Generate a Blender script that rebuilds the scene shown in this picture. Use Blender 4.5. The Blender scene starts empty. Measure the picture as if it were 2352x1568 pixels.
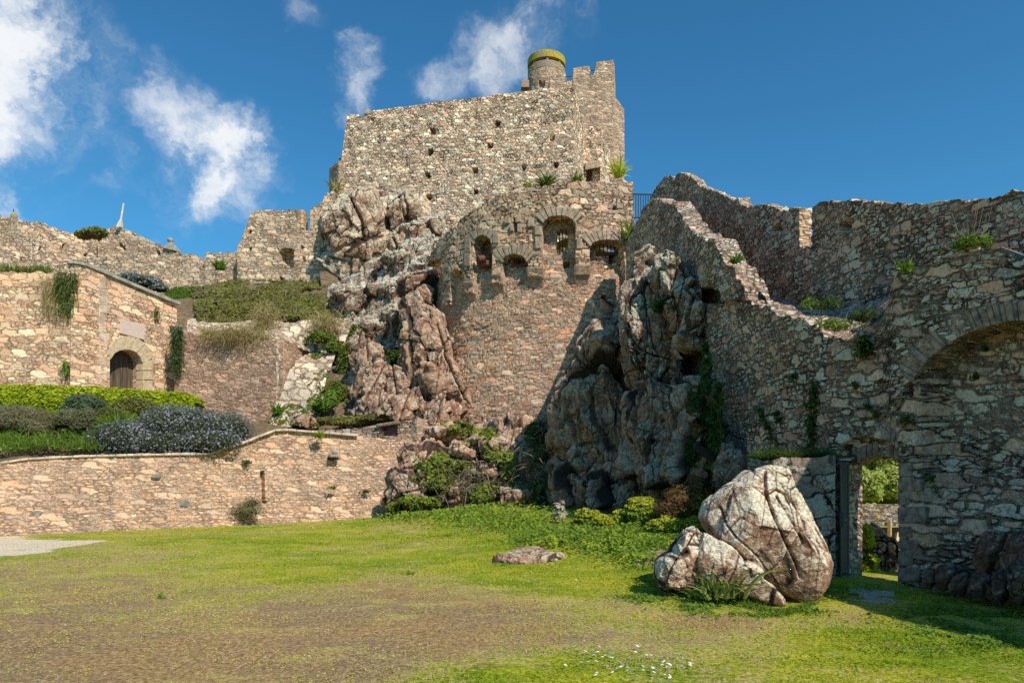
import bpy, math, random
import numpy as np
SC = bpy.context.scene
COL = SC.collection
CX, HY, FO, EYE = 1176.0, 1100.0, 1568.0, 1.6      # picture centre column, horizon row, focal length in 2352-wide pixels, eye height
def P3(px, py, Y): return np.array([(px-CX)/FO*Y, Y, EYE+(HY-py)/FO*Y])
def to_px(x, y, z):
    y = np.maximum(y, 0.05)
    return CX+FO*x/y, HY-FO*(z-EYE)/y
def R(d): return math.radians(d)
# ------------------------------------------------------------------ noise
def _h(ix, iy, iz, s):
    n = (ix.astype(np.int64)*374761393 + iy.astype(np.int64)*668265263 + iz.astype(np.int64)*2147483647 + s*1274126177) & 0xffffffff
    n = ((n ^ (n >> 13))*1274126177) & 0xffffffff
    n = ((n ^ (n >> 16))*2246822519) & 0xffffffff
    n = (n ^ (n >> 15)) & 0xffffffff
    return n/4294967295.0
def vnoise(p, s=0):
    i = np.floor(p); f = p-i; f = f*f*(3-2*f)
    ix, iy, iz = i[:,0], i[:,1], i[:,2]
    r = 0
    for dx in (0,1):
        wx = f[:,0] if dx else 1-f[:,0]
        for dy in (0,1):
            wy = f[:,1] if dy else 1-f[:,1]
            for dz in (0,1):
                wz = f[:,2] if dz else 1-f[:,2]
                r = r + wx*wy*wz*_h(ix+dx, iy+dy, iz+dz, s)
    return r*2-1
def fbm(p, o=4, s=0, g=.5):
    a, t, r = 1., 0., 0.
    for k in range(o):
        r = r + a*vnoise(p*(2.03**k)+17.3*k, s+k*7); t += a; a *= g
    return r/t
def voro(p, s=0, rnd=.9):
    b = np.floor(p); d1 = np.full(len(p), 9.); d2 = d1.copy(); idr = np.zeros(len(p)); c1 = np.zeros_like(p)
    for dx in (-1,0,1):
        for dy in (-1,0,1):
            for dz in (-1,0,1):
                cx, cy, cz = b[:,0]+dx, b[:,1]+dy, b[:,2]+dz
                q = np.stack([cx+.5+rnd*(_h(cx,cy,cz,s)-.5), cy+.5+rnd*(_h(cx,cy,cz,s+1)-.5), cz+.5+rnd*(_h(cx,cy,cz,s+2)-.5)], 1)
                d = np.linalg.norm(q-p, axis=1)
                m = d < d1
                d2 = np.where(m, d1, np.minimum(d2, d))
                idr = np.where(m, _h(cx,cy,cz,s+3), idr)
                c1[m] = q[m]
                d1 = np.where(m, d, d1)
    return d1, d2, idr, c1
def sstep(a, b, x):
    t = np.clip((x-a)/(b-a), 0, 1); return t*t*(3-2*t)
# ------------------------------------------------------------------ object helpers
def link(o, parent=None):
    COL.objects.link(o)
    if parent is not None:
        o.parent = parent
    return o
def tag(o, label=None, cat=None, group=None, kind=None):
    if label: o['label'] = label
    if cat: o['category'] = cat
    if group: o['group'] = group
    if kind: o['kind'] = kind
    return o
def empty(name, label, cat, group=None, loc=(0,0,0)):
    o = bpy.data.objects.new(name, None); link(o); o.location = loc
    o.empty_display_size = .3
    return tag(o, label, cat, group)
def mesh(name, V, F, mats, parent=None, uv=None, attr=None, smooth=False, mi=None, fattr=None):
    """V (n,3) array, F (m,4) or (m,3) int array or a list of such arrays; uv per vertex (n,2); attr per-vertex floats; fattr per-face floats"""
    V = np.asarray(V, dtype=np.float64)
    if parent is not None: V = V-np.array(parent.location)
    Fs = F if isinstance(F, list) else [F]
    Fs = [np.asarray(f, dtype=np.int32) for f in Fs if len(f)]
    me = bpy.data.meshes.new(name)
    nl = sum(f.size for f in Fs); nf = sum(len(f) for f in Fs)
    me.vertices.add(len(V)); me.vertices.foreach_set('co', V.astype(np.float32).ravel())
    me.loops.add(nl); li = np.concatenate([f.ravel() for f in Fs]); me.loops.foreach_set('vertex_index', li)
    me.polygons.add(nf)
    tot = np.concatenate([np.full(len(f), f.shape[1], dtype=np.int32) for f in Fs])
    st = np.concatenate([[0], np.cumsum(tot)[:-1]]).astype(np.int32)
    me.polygons.foreach_set('loop_start', st)
    if uv is not None:
        l = me.uv_layers.new(name='UVMap'); l.data.foreach_set('uv', np.asarray(uv, dtype=np.float32)[li].ravel())
    if attr:
        for k, a in attr.items():
            at = me.attributes.new(k, 'FLOAT', 'POINT'); at.data.foreach_set('value', np.asarray(a, dtype=np.float32))
    if fattr:
        for k, a in fattr.items():
            at = me.attributes.new(k, 'FLOAT', 'FACE'); at.data.foreach_set('value', np.asarray(a, dtype=np.float32))
    for m in (mats if isinstance(mats, (list, tuple)) else [mats]): me.materials.append(m)
    if mi is not None: me.polygons.foreach_set('material_index', np.asarray(mi, dtype=np.int32))
    me.update(calc_edges=True); me.validate(clean_customdata=False)
    me.shade_smooth() if smooth else me.shade_flat()
    return link(bpy.data.objects.new(name, me), parent)
class MB:
    def __init__(s): s.V = []; s.F = []; s.n = 0
    def add(s, V, F):
        V = np.asarray(V, float); s.V.append(V); s.F += [[i+s.n for i in f] for f in F]; s.n += len(V)
    def hexa(s, c):      # 8 corners: 0-3 front loop, 4-7 back loop
        s.add(c, [(0,1,2,3),(7,6,5,4),(0,4,5,1),(1,5,6,2),(2,6,7,3),(3,7,4,0)])
    def box(s, c, h, rz=0):
        cs, sn = math.cos(rz), math.sin(rz); o = []
        for x, y, z in ((-1,-1,-1),(1,-1,-1),(1,-1,1),(-1,-1,1),(-1,1,-1),(1,1,-1),(1,1,1),(-1,1,1)):
            x, y, z = x*h[0], y*h[1], z*h[2]; o.append((c[0]+x*cs-y*sn, c[1]+x*sn+y*cs, c[2]+z))
        s.hexa(o)
    def tube(s, pts, rad, n=8, cap=True):
        pts = [np.array(p, float) for p in pts]; rad = rad if isinstance(rad, (list, tuple)) else [rad]*len(pts)
        V = []; 
        for i, p in enumerate(pts):
            d = pts[min(i+1, len(pts)-1)]-pts[max(i-1, 0)]; d = d/(np.linalg.norm(d)+1e-9)
            a = np.cross(d, (0,0,1)) if abs(d[2]) < .9 else np.cross(d, (1,0,0)); a /= np.linalg.norm(a); b = np.cross(d, a)
            for k in range(n):
                t = 2*math.pi*k/n; V.append(p+rad[i]*(a*math.cos(t)+b*math.sin(t)))
        F = [(i*n+k, i*n+(k+1)%n, (i+1)*n+(k+1)%n, (i+1)*n+k) for i in range(len(pts)-1) for k in range(n)]
        if cap: F += [tuple(range(n-1, -1, -1)), tuple((len(pts)-1)*n+k for k in range(n))]
        s.add(V, F)
    def build_each(s, name, mat, parent=None, bevel=0, n=8):
        for i in range(0, s.n, n):
            m = MB(); V = np.concatenate(s.V)[i:i+n]; m.hexa(V); m.build(name, mat, parent, bevel=bevel)
    def build(s, name, mat, parent=None, smooth=False, bevel=0):
        me = bpy.data.meshes.new(name); V = np.concatenate(s.V)
        if parent is not None: V = V-np.array(parent.location)
        me.from_pydata(V.tolist(), [], s.F); me.materials.append(mat); me.update()
        me.shade_smooth() if smooth else me.shade_flat()
        o = link(bpy.data.objects.new(name, me), parent)
        if bevel:
            b = o.modifiers.new('bevel', 'BEVEL'); b.width = bevel; b.segments = 2
        return o
# ------------------------------------------------------------------ materials
class NT:
    def __init__(s, m):
        m.use_nodes = True; s.t = m.node_tree; s.t.nodes.clear(); s.m = m
    def n(s, k, **kw):
        nd = s.t.nodes.new(k)
        for a, v in kw.items(): setattr(nd, a, v)
        return nd
    def l(s, a, b): s.t.links.new(a, b)
    def put(s, sock, v):
        if v is None: return
        if hasattr(v, 'links') or isinstance(v, bpy.types.NodeSocket): s.l(v, sock)
        else:
            try: sock.default_value = v
            except Exception: sock.default_value = (*v, 1) if len(v) == 3 else v
    def math(s, op, a, b=None, c=None, clamp=False):
        nd = s.n('ShaderNodeMath', operation=op); nd.use_clamp = clamp
        for i, v in enumerate((a, b, c)):
            if v is not None: s.put(nd.inputs[i], v)
        return nd.outputs[0]
    def vmath(s, op, a, b=None, sc=None):
        nd = s.n('ShaderNodeVectorMath', operation=op); s.put(nd.inputs[0], a)
        if b is not None: s.put(nd.inputs[1], b)
        if sc is not None: s.put(nd.inputs['Scale'], sc)
        return nd.outputs['Value'] if op in ('LENGTH', 'DISTANCE', 'DOT_PRODUCT') else nd.outputs[0]
    def noise(s, v, sc, det=4, rough=.55, dist=0, dim='3D'):
        nd = s.n('ShaderNodeTexNoise', noise_dimensions=dim); s.put(nd.inputs['Vector'], v)
        s.put(nd.inputs['Scale'], float(sc)); s.put(nd.inputs['Detail'], float(det)); s.put(nd.inputs['Roughness'], float(rough)); s.put(nd.inputs['Distortion'], float(dist))
        return nd
    def vor(s, v, sc, feat='F1', rnd=.9, dim='2D'):
        nd = s.n('ShaderNodeTexVoronoi', feature=feat, voronoi_dimensions=dim); s.put(nd.inputs['Vector'], v)
        s.put(nd.inputs['Scale'], float(sc)); s.put(nd.inputs['Randomness'], float(rnd)); return nd
    def ss(s, v, a, b, lo=0., hi=1.):
        nd = s.n('ShaderNodeMapRange', interpolation_type='SMOOTHSTEP'); s.put(nd.inputs[0], v)
        for i, x in enumerate((a, b, lo, hi)): nd.inputs[i+1].default_value = x
        return nd.outputs[0]
    def mix(s, f, a, b, mode='MIX'):
        nd = s.n('ShaderNodeMix', data_type='RGBA', blend_type=mode); s.put(nd.inputs[0], f); s.put(nd.inputs[6], a); s.put(nd.inputs[7], b); return nd.outputs[2]
    def mixf(s, f, a, b):
        nd = s.n('ShaderNodeMix', data_type='FLOAT'); s.put(nd.inputs[0], f); s.put(nd.inputs[2], a); s.put(nd.inputs[3], b); return nd.outputs[0]
    def ramp(s, f, stops, mode='LINEAR'):
        nd = s.n('ShaderNodeValToRGB'); nd.color_ramp.interpolation = mode; cr = nd.color_ramp
        while len(cr.elements) < len(stops): cr.elements.new(.5)
        for e, (p, c) in zip(cr.elements, stops): e.position = p; e.color = (*c, 1)
        s.put(nd.inputs[0], f); return nd.outputs[0]
    def out(s, bsdf, disp=None):
        o = s.n('ShaderNodeOutputMaterial'); s.l(bsdf, o.inputs[0])
        if disp is not None: s.l(disp, o.inputs[2])
    def bsdf(s, col, rough=.9, spec=.2, normal=None):
        b = s.n('ShaderNodeBsdfPrincipled'); s.put(b.inputs['Base Color'], col); s.put(b.inputs['Roughness'], rough)
        s.put(b.inputs['Specular IOR Level'], spec)
        if normal is not None: s.l(normal, b.inputs['Normal'])
        return b.outputs[0]
    def bump(s, h, dist=.02, strength=1.):
        b = s.n('ShaderNodeBump'); b.inputs['Strength'].default_value = strength; b.inputs['Distance'].default_value = dist; s.l(h, b.inputs['Height']); return b.outputs[0]
def newmat(name): 
    m = bpy.data.materials.new(name); return m, NT(m)
def masonry(name, pal, mortar, big=.55, small=.27, aspect=1.75, mw=.035, lich=.3, lcol=(.5,.48,.42), lspot=.2, depth=.035, stain=.35, scol=(.09,.075,.06), warp=.1, mdark=.55, moss=0., bigamt=.5, sat=1., cell_contrast=1., vary=.6, rnd=.60, lf=1., bright=1., vmax=1.45):
    kb = bright*1.10; wm = lambda c: (min(c[0]*1.14*kb,.9), c[1]*1.03*kb, c[2]*.93*kb)
    pal = [wm(c) for c in pal]; mortar = wm(mortar); lcol = (lcol[0], lcol[1]*.93, lcol[2]*.80)
    m, t = newmat(name)
    tc = t.n('ShaderNodeTexCoord'); uv = tc.outputs['UV']; ob = t.n('ShaderNodeNewGeometry').outputs['Position']
    nz = t.noise(uv, 1.6, 2, .5, dim='2D').outputs['Color']
    nz2 = t.noise(uv, 7., 2, .5, dim='2D').outputs['Color']
    w = t.vmath('SCALE', t.vmath('SUBTRACT', nz, (.5,.5,.5)), sc=warp*2.)
    w2 = t.vmath('SCALE', t.vmath('SUBTRACT', nz2, (.5,.5,.5)), sc=warp*1.0)
    p = t.vmath('MULTIPLY', t.vmath('ADD', t.vmath('ADD', uv, w), w2), (1., aspect, 1.))
    def stag(p, size):      # scale to cell units and shift every course half a stone, smoothly
        q = t.vmath('SCALE', p, sc=1/size); sx = t.n('ShaderNodeSeparateXYZ'); t.l(q, sx.inputs[0])
        fr = t.math('FRACT', sx.outputs[1]); fl = t.math('FLOOR', sx.outputs[1])
        stp = t.math('ADD', fl, t.math('SUBTRACT', t.ss(fr, .88, 1.12), 0.)); stp = t.math('ADD', stp, t.math('SUBTRACT', t.ss(fr, -.12, .12), 1.))
        c = t.n('ShaderNodeCombineXYZ'); t.l(t.math('ADD', sx.outputs[0], t.math('MULTIPLY', stp, .46)), c.inputs[0]); t.l(sx.outputs[1], c.inputs[1]); return c.outputs[0]
    pb, ps = stag(p, big), stag(p, small)
    vb = t.vor(pb, 1., 'F1', rnd); eb = t.vor(pb, 1., 'DISTANCE_TO_EDGE', rnd)
    vs = t.vor(ps, 1., 'F1', rnd); es = t.vor(ps, 1., 'DISTANCE_TO_EDGE', rnd)
    sb = t.n('ShaderNodeSeparateColor'); t.l(vb.outputs['Color'], sb.inputs[0])
    s2 = t.n('ShaderNodeSeparateColor'); t.l(vs.outputs['Color'], s2.inputs[0])
    isbig = t.math('LESS_THAN', sb.outputs[1], bigamt)
    edb = t.math('MULTIPLY', eb.outputs['Distance'], big); eds = t.math('MULTIPLY', es.outputs['Distance'], small)
    ed = t.mixf(isbig, t.math('MINIMUM', edb, eds), edb)
    r1 = t.mixf(isbig, s2.outputs[0], sb.outputs[0]); r2 = t.mixf(isbig, s2.outputs[2], sb.outputs[2]); r3 = t.mixf(isbig, s2.outputs[1], t.math('FRACT', t.math('MULTIPLY', sb.outputs[1], 7.3)))
    # mortar width varies
    mwv = t.math('MULTIPLY', t.ss(t.noise(uv, .8, 3, .6, dim='2D').outputs[0], .3, .7, .6, 1.5), mw)
    st = t.ss(t.math('DIVIDE', ed, mwv), .2, .8)            # 0 in the joint, 1 on the stone
    n = len(pal); stops = [((i+.0)/n, c) for i, c in enumerate(pal)]
    col = t.ramp(r1, stops, 'CONSTANT')
    # brightness per stone
    val = t.ss(r2, 0., 1., 1-vary*.55, 1+vary*.55)
    fine = t.noise(ob, 14., 5, .65).outputs[0]; vfine = t.noise(ob, 45., 3, .6).outputs[0]
    val = t.math('MULTIPLY', val, t.ss(fine, .3, .7, .62, 1.34)); val = t.math('MULTIPLY', val, t.ss(vfine, .3, .7, .75, 1.25))
    val = t.math('MINIMUM', val, vmax)
    val = t.math('MULTIPLY', val, t.ss(t.math('DIVIDE', ed, mwv), .5, 2.6, .62, 1.06))  # darker towards each stone's edge: contact shade painted into the colour
    vc = t.n('ShaderNodeCombineColor'); [t.l(val, vc.inputs[i]) for i in range(3)]
    col = t.mix(1., col, vc.outputs[0], 'MULTIPLY')
    # lichen crusts: some stones and small blotches
    la = t.noise(ob, 5.*lf, 4, .7).outputs[0]; lb = t.noise(ob, 20.*lf, 4, .75).outputs[0]
    lm = t.math('ADD', t.math('MULTIPLY', la, .5), t.math('ADD', t.math('MULTIPLY', lb, .6), t.math('MULTIPLY', r3, .22)))
    lmask = t.ss(lm, .80-lich*.22, .88-lich*.2)
    sp = t.vor(ob, 16.*lf, 'F1', 1., '3D').outputs['Distance']; spm = t.math('MULTIPLY', t.ss(sp, .16+lspot*.15, .1+lspot*.13), t.ss(la, .42, .55))
    lmask = t.math('MAXIMUM', lmask, t.math('MULTIPLY', spm, min(1., lspot*3)))
    lmask = t.math('MULTIPLY', lmask, st)
    col = t.mix(lmask, col, t.mix(t.noise(ob, 30, 3).outputs[0], tuple(c*.75 for c in lcol), tuple(min(1, c*1.25) for c in lcol)))
    mc = t.mix(t.ss(fine, .3, .7), tuple(c*.7 for c in mortar), tuple(c*1.15 for c in mortar))
    gap = t.ss(t.noise(uv, 1.3, 3, .6, dim='2D').outputs[0], .38, .62)     # open dark joints in places
    mc = t.mix(t.math('MULTIPLY', gap, mdark), mc, (.03,.023,.018))
    col = t.mix(st, mc, col)
    # stains
    big_n = t.noise(t.vmath('MULTIPLY', ob, (1,1,.55)), .45, 5, .62).outputs[0]
    col = t.mix(t.math('MULTIPLY', t.ss(big_n, .5, .72), stain), col, t.mix(.55, col, scol))
    col = t.mix(t.math('MULTIPLY', t.ss(big_n, .5, .28), .25), col, t.mix(1., col, (1.25,1.2,1.1), 'MULTIPLY'))
    if moss > 0:
        mm = t.math('MULTIPLY', t.ss(t.noise(ob, 1.7, 5, .7).outputs[0], .66-moss*.1, .74-moss*.08), t.ss(st, 1., .2, .35, 1.))
        col = t.mix(mm, col, (.06,.075,.02))
    h = t.math('MULTIPLY', st, t.ss(r3, 0., 1., .55, 1.))
    h = t.math('ADD', h, t.math('MULTIPLY', fine, .55)); h = t.math('ADD', h, t.math('MULTIPLY', vfine, .12))
    dm = t.n('ShaderNodeDisplacement'); dm.inputs['Scale'].default_value = depth; dm.inputs['Midlevel'].default_value = .8; t.l(h, dm.inputs['Height'])
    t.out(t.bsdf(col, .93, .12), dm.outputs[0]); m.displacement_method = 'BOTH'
    return m
def rockmat(name, base, alt, lcol, lich=.5, dark=.6, sc=1., warm=(.36,.2,.1), moss=.3, disp=.05, lspot=.5, joint=1.):
    wm = lambda c: (c[0]*.98, c[1]*.87, c[2]*.79)
    base, alt, warm = wm(base), wm(alt), wm(warm); lcol = (lcol[0], lcol[1]*.93, lcol[2]*.80)
    m, t = newmat(name); ob = t.n('ShaderNodeNewGeometry').outputs['Position']
    if sc != 1.: ob = t.vmath('SCALE', ob, sc=sc)
    cr = t.n('ShaderNodeAttribute'); cr.attribute_name = 'crev'; crev = cr.outputs['Fac']
    a = t.noise(ob, .7, 5, .6).outputs[0]; b = t.noise(ob, 3., 6, .68).outputs[0]; c = t.noise(ob, 16., 5, .7).outputs[0]
    col = t.mix(t.ss(a, .35, .65), base, alt)
    col = t.mix(t.math('MULTIPLY', t.ss(t.noise(ob, .5, 4, .6).outputs['Color'], .52, .66), .7), col, warm)
    v = t.math('MULTIPLY', t.ss(b, .3, .7, .55, 1.3), t.ss(c, .3, .7, .65, 1.3))
    vc = t.n('ShaderNodeCombineColor'); [t.l(v, vc.inputs[i]) for i in range(3)]
    col = t.mix(1., col, vc.outputs[0], 'MULTIPLY')
    nrm = t.n('ShaderNodeSeparateXYZ'); t.l(t.n('ShaderNodeNewGeometry').outputs['Normal'], nrm.inputs[0])
    up = t.ss(nrm.outputs[2], -.5, .7, -.10, .08)
    lm = t.math('ADD', t.math('ADD', t.math('MULTIPLY', t.noise(ob, 1.3, 6, .72).outputs[0], .6), t.math('MULTIPLY', b, .45)), up)
    lm = t.math('SUBTRACT', lm, t.math('MULTIPLY', crev, .15))
    mask = t.ss(lm, .62-lich*.17, .68-lich*.15)
    sp = t.vor(t.vmath('ADD', ob, t.vmath('SCALE', t.noise(ob, 6., 2).outputs['Color'], sc=.12)), 4.2, 'F1', 1., '3D').outputs['Distance']
    spm = t.math('MULTIPLY', t.ss(sp, .27, .2), t.ss(a, .45, .6)); sp2 = t.vor(ob, 13., 'F1', 1., '3D').outputs['Distance']
    spm = t.math('MAXIMUM', spm, t.math('MULTIPLY', t.ss(sp2, .25, .17), t.ss(b, .45, .62)))
    mask = t.math('MAXIMUM', mask, t.math('MULTIPLY', spm, lspot))
    mask = t.math('MULTIPLY', mask, t.ss(c, .3, .45, .55, 1.))
    lc = t.mix(t.ss(t.noise(ob, 12., 5, .7).outputs[0], .3, .7), tuple(x*.42 for x in lcol), tuple(min(1, x*1.2) for x in lcol))
    lc = t.mix(t.ss(t.noise(ob, 1.9, 3).outputs[0], .55, .65), lc, (lcol[0]*.75, lcol[1]*.85, lcol[2]*.72))
    col = t.mix(mask, col, lc)
    if moss: col = t.mix(t.math('MULTIPLY', t.math('MULTIPLY', t.ss(t.noise(ob, 2.3, 4, .7).outputs[0], .6, .68), t.ss(nrm.outputs[2], .1, .6)), moss), col, (.07,.085,.02))
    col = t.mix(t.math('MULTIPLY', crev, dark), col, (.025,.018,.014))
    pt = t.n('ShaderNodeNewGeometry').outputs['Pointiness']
    cav = t.ss(pt, .40, .505, .30, 1.); hi = t.ss(pt, .51, .58, 1., 1.30); cv = t.math('MULTIPLY', cav, hi); cc_ = t.n('ShaderNodeCombineColor'); [t.l(cv, cc_.inputs[i]) for i in range(3)]  # painted shading: hollows darkened, raised edges lightened
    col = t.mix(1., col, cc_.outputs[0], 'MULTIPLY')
    # thin joints
    wj = t.vmath('ADD', t.vmath('MULTIPLY', ob, (1.,1.,.7)), t.vmath('SCALE', t.noise(ob, 1.1, 3).outputs['Color'], sc=.9))
    j = t.vor(wj, .95, 'DISTANCE_TO_EDGE', 1., '3D').outputs['Distance']; jm = t.ss(j, .028, .004)
    j2 = t.vor(wj, 2.6, 'DISTANCE_TO_EDGE', 1., '3D').outputs['Distance']; jm = t.math('MULTIPLY', jm, t.ss(a, .42, .56)); jm = t.math('MAXIMUM', jm, t.math('MULTIPLY', t.math('MULTIPLY', t.ss(j2, .03, .005), t.ss(a, .5, .62)), .6))
    jm = t.math('MULTIPLY', jm, joint); col = t.mix(t.math('MULTIPLY', jm, .75), col, (.035,.025,.02))
    h = t.math('ADD', t.math('MULTIPLY', b, .9), t.math('ADD', t.math('MULTIPLY', c, .28), t.math('MULTIPLY', jm, -.45)))
    h = t.math('ADD', h, t.math('MULTIPLY', t.noise(ob, 60, 3, .6).outputs[0], .06))
    dm = t.n('ShaderNodeDisplacement'); dm.inputs['Scale'].default_value = disp*2.2; dm.inputs['Midlevel'].default_value = .55; t.l(h, dm.inputs['Height'])
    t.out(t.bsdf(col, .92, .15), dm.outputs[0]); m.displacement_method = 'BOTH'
    return m
def leafmat(name, cols, trans=.35, rough=.6):
    m, t = newmat(name); at = t.n('ShaderNodeAttribute'); at.attribute_name = 'v'
    n = len(cols); col = t.ramp(at.outputs['Fac'], [(i/(n-1), c) for i, c in enumerate(cols)])
    col = t.mix(t.ss(t.noise(t.n('ShaderNodeNewGeometry').outputs['Position'], 1.5, 3).outputs[0], .3, .7, 0., .4), col, t.mix(1., col, (.6,.62,.5), 'MULTIPLY'))
    b = t.bsdf(col, rough, .15); tr = t.n('ShaderNodeBsdfTranslucent'); t.l(t.mix(1., col, (1.15,1.25,.6), 'MULTIPLY'), tr.inputs[0])
    mx = t.n('ShaderNodeMixShader'); mx.inputs[0].default_value = trans; t.l(b, mx.inputs[1]); t.l(tr.outputs[0], mx.inputs[2])
    t.out(mx.outputs[0]); return m
def plain(name, col, rough=.8, metal=0., var=.25, sc=20., bump=.0, spec=.3):
    m, t = newmat(name); ob = t.n('ShaderNodeNewGeometry').outputs['Position']
    n = t.noise(ob, sc, 5, .65).outputs[0]
    c = t.mix(t.ss(n, .3, .7), tuple(x*(1-var) for x in col), tuple(min(1, x*(1+var)) for x in col))
    b = t.n('ShaderNodeBsdfPrincipled'); t.l(c, b.inputs['Base Color']); b.inputs['Roughness'].default_value = rough; b.inputs['Metallic'].default_value = metal
    b.inputs['Specular IOR Level'].default_value = spec
    if bump: t.l(t.bump(n, bump), b.inputs['Normal'])
    t.out(b.outputs[0]); return m
# ------------------------------------------------------------------ walls
def smooth_path(pts, res):
    """pts [(px,Y)] -> dense xy samples by arc length"""
    xy = np.array([((p-CX)/FO*Y, Y) for p, Y in pts]); return dense(xy, res)
def dense(xy, res):
    d = np.r_[0, np.cumsum(np.linalg.norm(np.diff(xy, axis=0), axis=1))]
    n = max(2, int(d[-1]/res)+1); u = np.linspace(0, d[-1], n)
    return np.stack([np.interp(u, d, xy[:,0]), np.interp(u, d, xy[:,1])], 1), u
def pnorm(xy):
    t = np.gradient(xy, axis=0)
    k = 5
    if len(t) > 2*k:
        tt = np.copy(t); 
        for a in range(2): tt[:,a] = np.convolve(np.pad(t[:,a], k, 'edge'), np.ones(2*k+1)/(2*k+1), 'valid')
        t = tt
    t /= np.linalg.norm(t, axis=1)[:,None]+1e-9
    return np.stack([t[:,1], -t[:,0]], 1)       # right-hand side of travel (towards the camera for left-to-right paths)
def wall(name, path, top, bottom, mat, res=.08, thick=.6, hole=None, off=None, parent=None, label=None, cat=None, xy=None, rough=.05, seed=0, topz=None, batter=0., group=None, bend=.04, skew=None, matsel=None):
    """masonry wall as a solid grid. top/bottom: list of (px,py) seen on its own face, or a number (z)."""
    if xy is None: pts, u = smooth_path(path, res)
    else: pts, u = dense(np.array(xy, float), res)
    N = pnorm(pts); X, Y = pts[:,0], pts[:,1]; px = CX+FO*X/np.maximum(Y, .5)
    def zz(spec):
        if isinstance(spec, (int, float)): return np.full(len(u), float(spec))
        a = np.array(spec, float); py = np.interp(px, a[:,0], a[:,1]); return EYE+(HY-py)/FO*Y
    zt = zz(top) if topz is None else topz(u, px); zb = zz(bottom)
    q = np.stack([u*1., u*0+seed*3.1, u*0], 1)
    zt = zt+rough*vnoise(q*3.1, seed)+rough*.8*vnoise(q*6.7, seed+3)
    H = float(np.max(zt-zb)); nz = max(3, int(H/res)); nu = len(u)
    T = np.linspace(0, 1, nz+1)
    Z = zb[:,None]+(zt-zb)[:,None]*T[None,:]
    Xg = np.repeat(X[:,None], nz+1, 1); Yg = np.repeat(Y[:,None], nz+1, 1); U = np.repeat(u[:,None], nz+1, 1)
    gpx, gpy = to_px(Xg, Yg, Z)
    q = np.stack([U.ravel()*.5, Z.ravel()*.5, np.full(U.size, seed*5.)], 1)
    dn = bend*1.5*fbm(q, 2, seed+11).reshape(U.shape) - batter*(Z-zb[:,None])
    dn_back = np.zeros_like(dn)
    if off is not None: dn = dn-off(gpx, gpy, U, Z)
    if skew is not None:
        sk = skew(gpx, gpy, U, Z); t = np.stack([-N[:,1], N[:,0]], 1); Xg = Xg+sk*t[:,0:1]; Yg = Yg+sk*t[:,1:2]
    FX, FY = Xg+N[:,0:1]*dn, Yg+N[:,1:2]*dn
    BX, BY = Xg-N[:,0:1]*thick, Yg-N[:,1:2]*thick
    n1 = nu*(nz+1)
    V = np.concatenate([np.stack([FX, FY, Z], 2).reshape(-1,3), np.stack([BX, BY, Z], 2).reshape(-1,3)])
    # separate uv for top / side faces comes from vertex duplication
    uvF = np.stack([U, Z], 2).reshape(-1,2); uvB = uvF+np.array([thick*1.0, thick*.35])
    idx = np.arange(n1).reshape(nu, nz+1)
    sol = np.ones((nu-1, nz), bool)
    if hole is not None:
        cpx = (gpx[:-1,:-1]+gpx[1:,1:])/2; cpy = (gpy[:-1,:-1]+gpy[1:,1:])/2
        cu = (U[:-1,:-1]+U[1:,1:])/2; cz = (Z[:-1,:-1]+Z[1:,1:])/2
        sol = ~hole(cpx, cpy, cu, cz)
    a, b, c, d = idx[:-1,:-1][sol], idx[1:,:-1][sol], idx[1:,1:][sol], idx[:-1,1:][sol]
    F = [np.stack([a, b, c, d], 1), np.stack([d, c, b, a], 1)+n1]
    S = np.zeros((nu+1, nz+2), bool); S[1:-1, 1:-1] = sol
    def side(ma, va, vb):
        f = np.stack([va[ma], vb[ma], vb[ma]+n1, va[ma]+n1], 1); F.append(f)
    inn = S[1:-1,1:-1]
    side(inn & ~S[:-2,1:-1], idx[:-1,1:], idx[:-1,:-1]); side(inn & ~S[2:,1:-1], idx[1:,:-1], idx[1:,1:])
    side(inn & ~S[1:-1,:-2], idx[:-1,:-1], idx[1:,:-1]); side(inn & ~S[1:-1,2:], idx[1:,1:], idx[:-1,1:])
    mi = None
    if matsel is not None:
        ms_ = matsel((gpx[:-1,:-1]+gpx[1:,1:])/2, (gpy[:-1,:-1]+gpy[1:,1:])/2, (U[:-1,:-1]+U[1:,1:])/2, (Z[:-1,:-1]+Z[1:,1:])/2).astype(int)[sol]; mi = np.concatenate([ms_, np.zeros(sum(len(f) for f in F)-len(ms_), int)])
    F = np.concatenate(F)
    o = mesh(name, V, F, mat, parent, uv=np.concatenate([uvF, uvB]), mi=mi)
    if label: tag(o, label, cat or 'wall', group)
    return o
class Surf:
    """maps picture points onto the face of a wall path"""
    def __init__(s, path): s.p = np.array(path, float)
    def at(s, px, py, out=0.):
        i = int(np.clip(np.searchsorted(s.p[:,0], px)-1, 0, len(s.p)-2)); (a, Ya), (b, Yb) = s.p[i], s.p[i+1]
        t = (px-a)/(b-a); Y = 1/((1-t)/Ya+t/Yb)
        A, B = P3(a, 0, Ya)[:2], P3(b, 0, Yb)[:2]; d = (B-A)/np.linalg.norm(B-A); n = np.array([d[1], -d[0], 0])
        return P3(px, py, Y)+n*out
    def quad(s, pts, out=.04, dep=.15): return [s.at(x, y, out) for x, y in pts]+[s.at(x, y, -dep) for x, y in pts]
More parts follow.
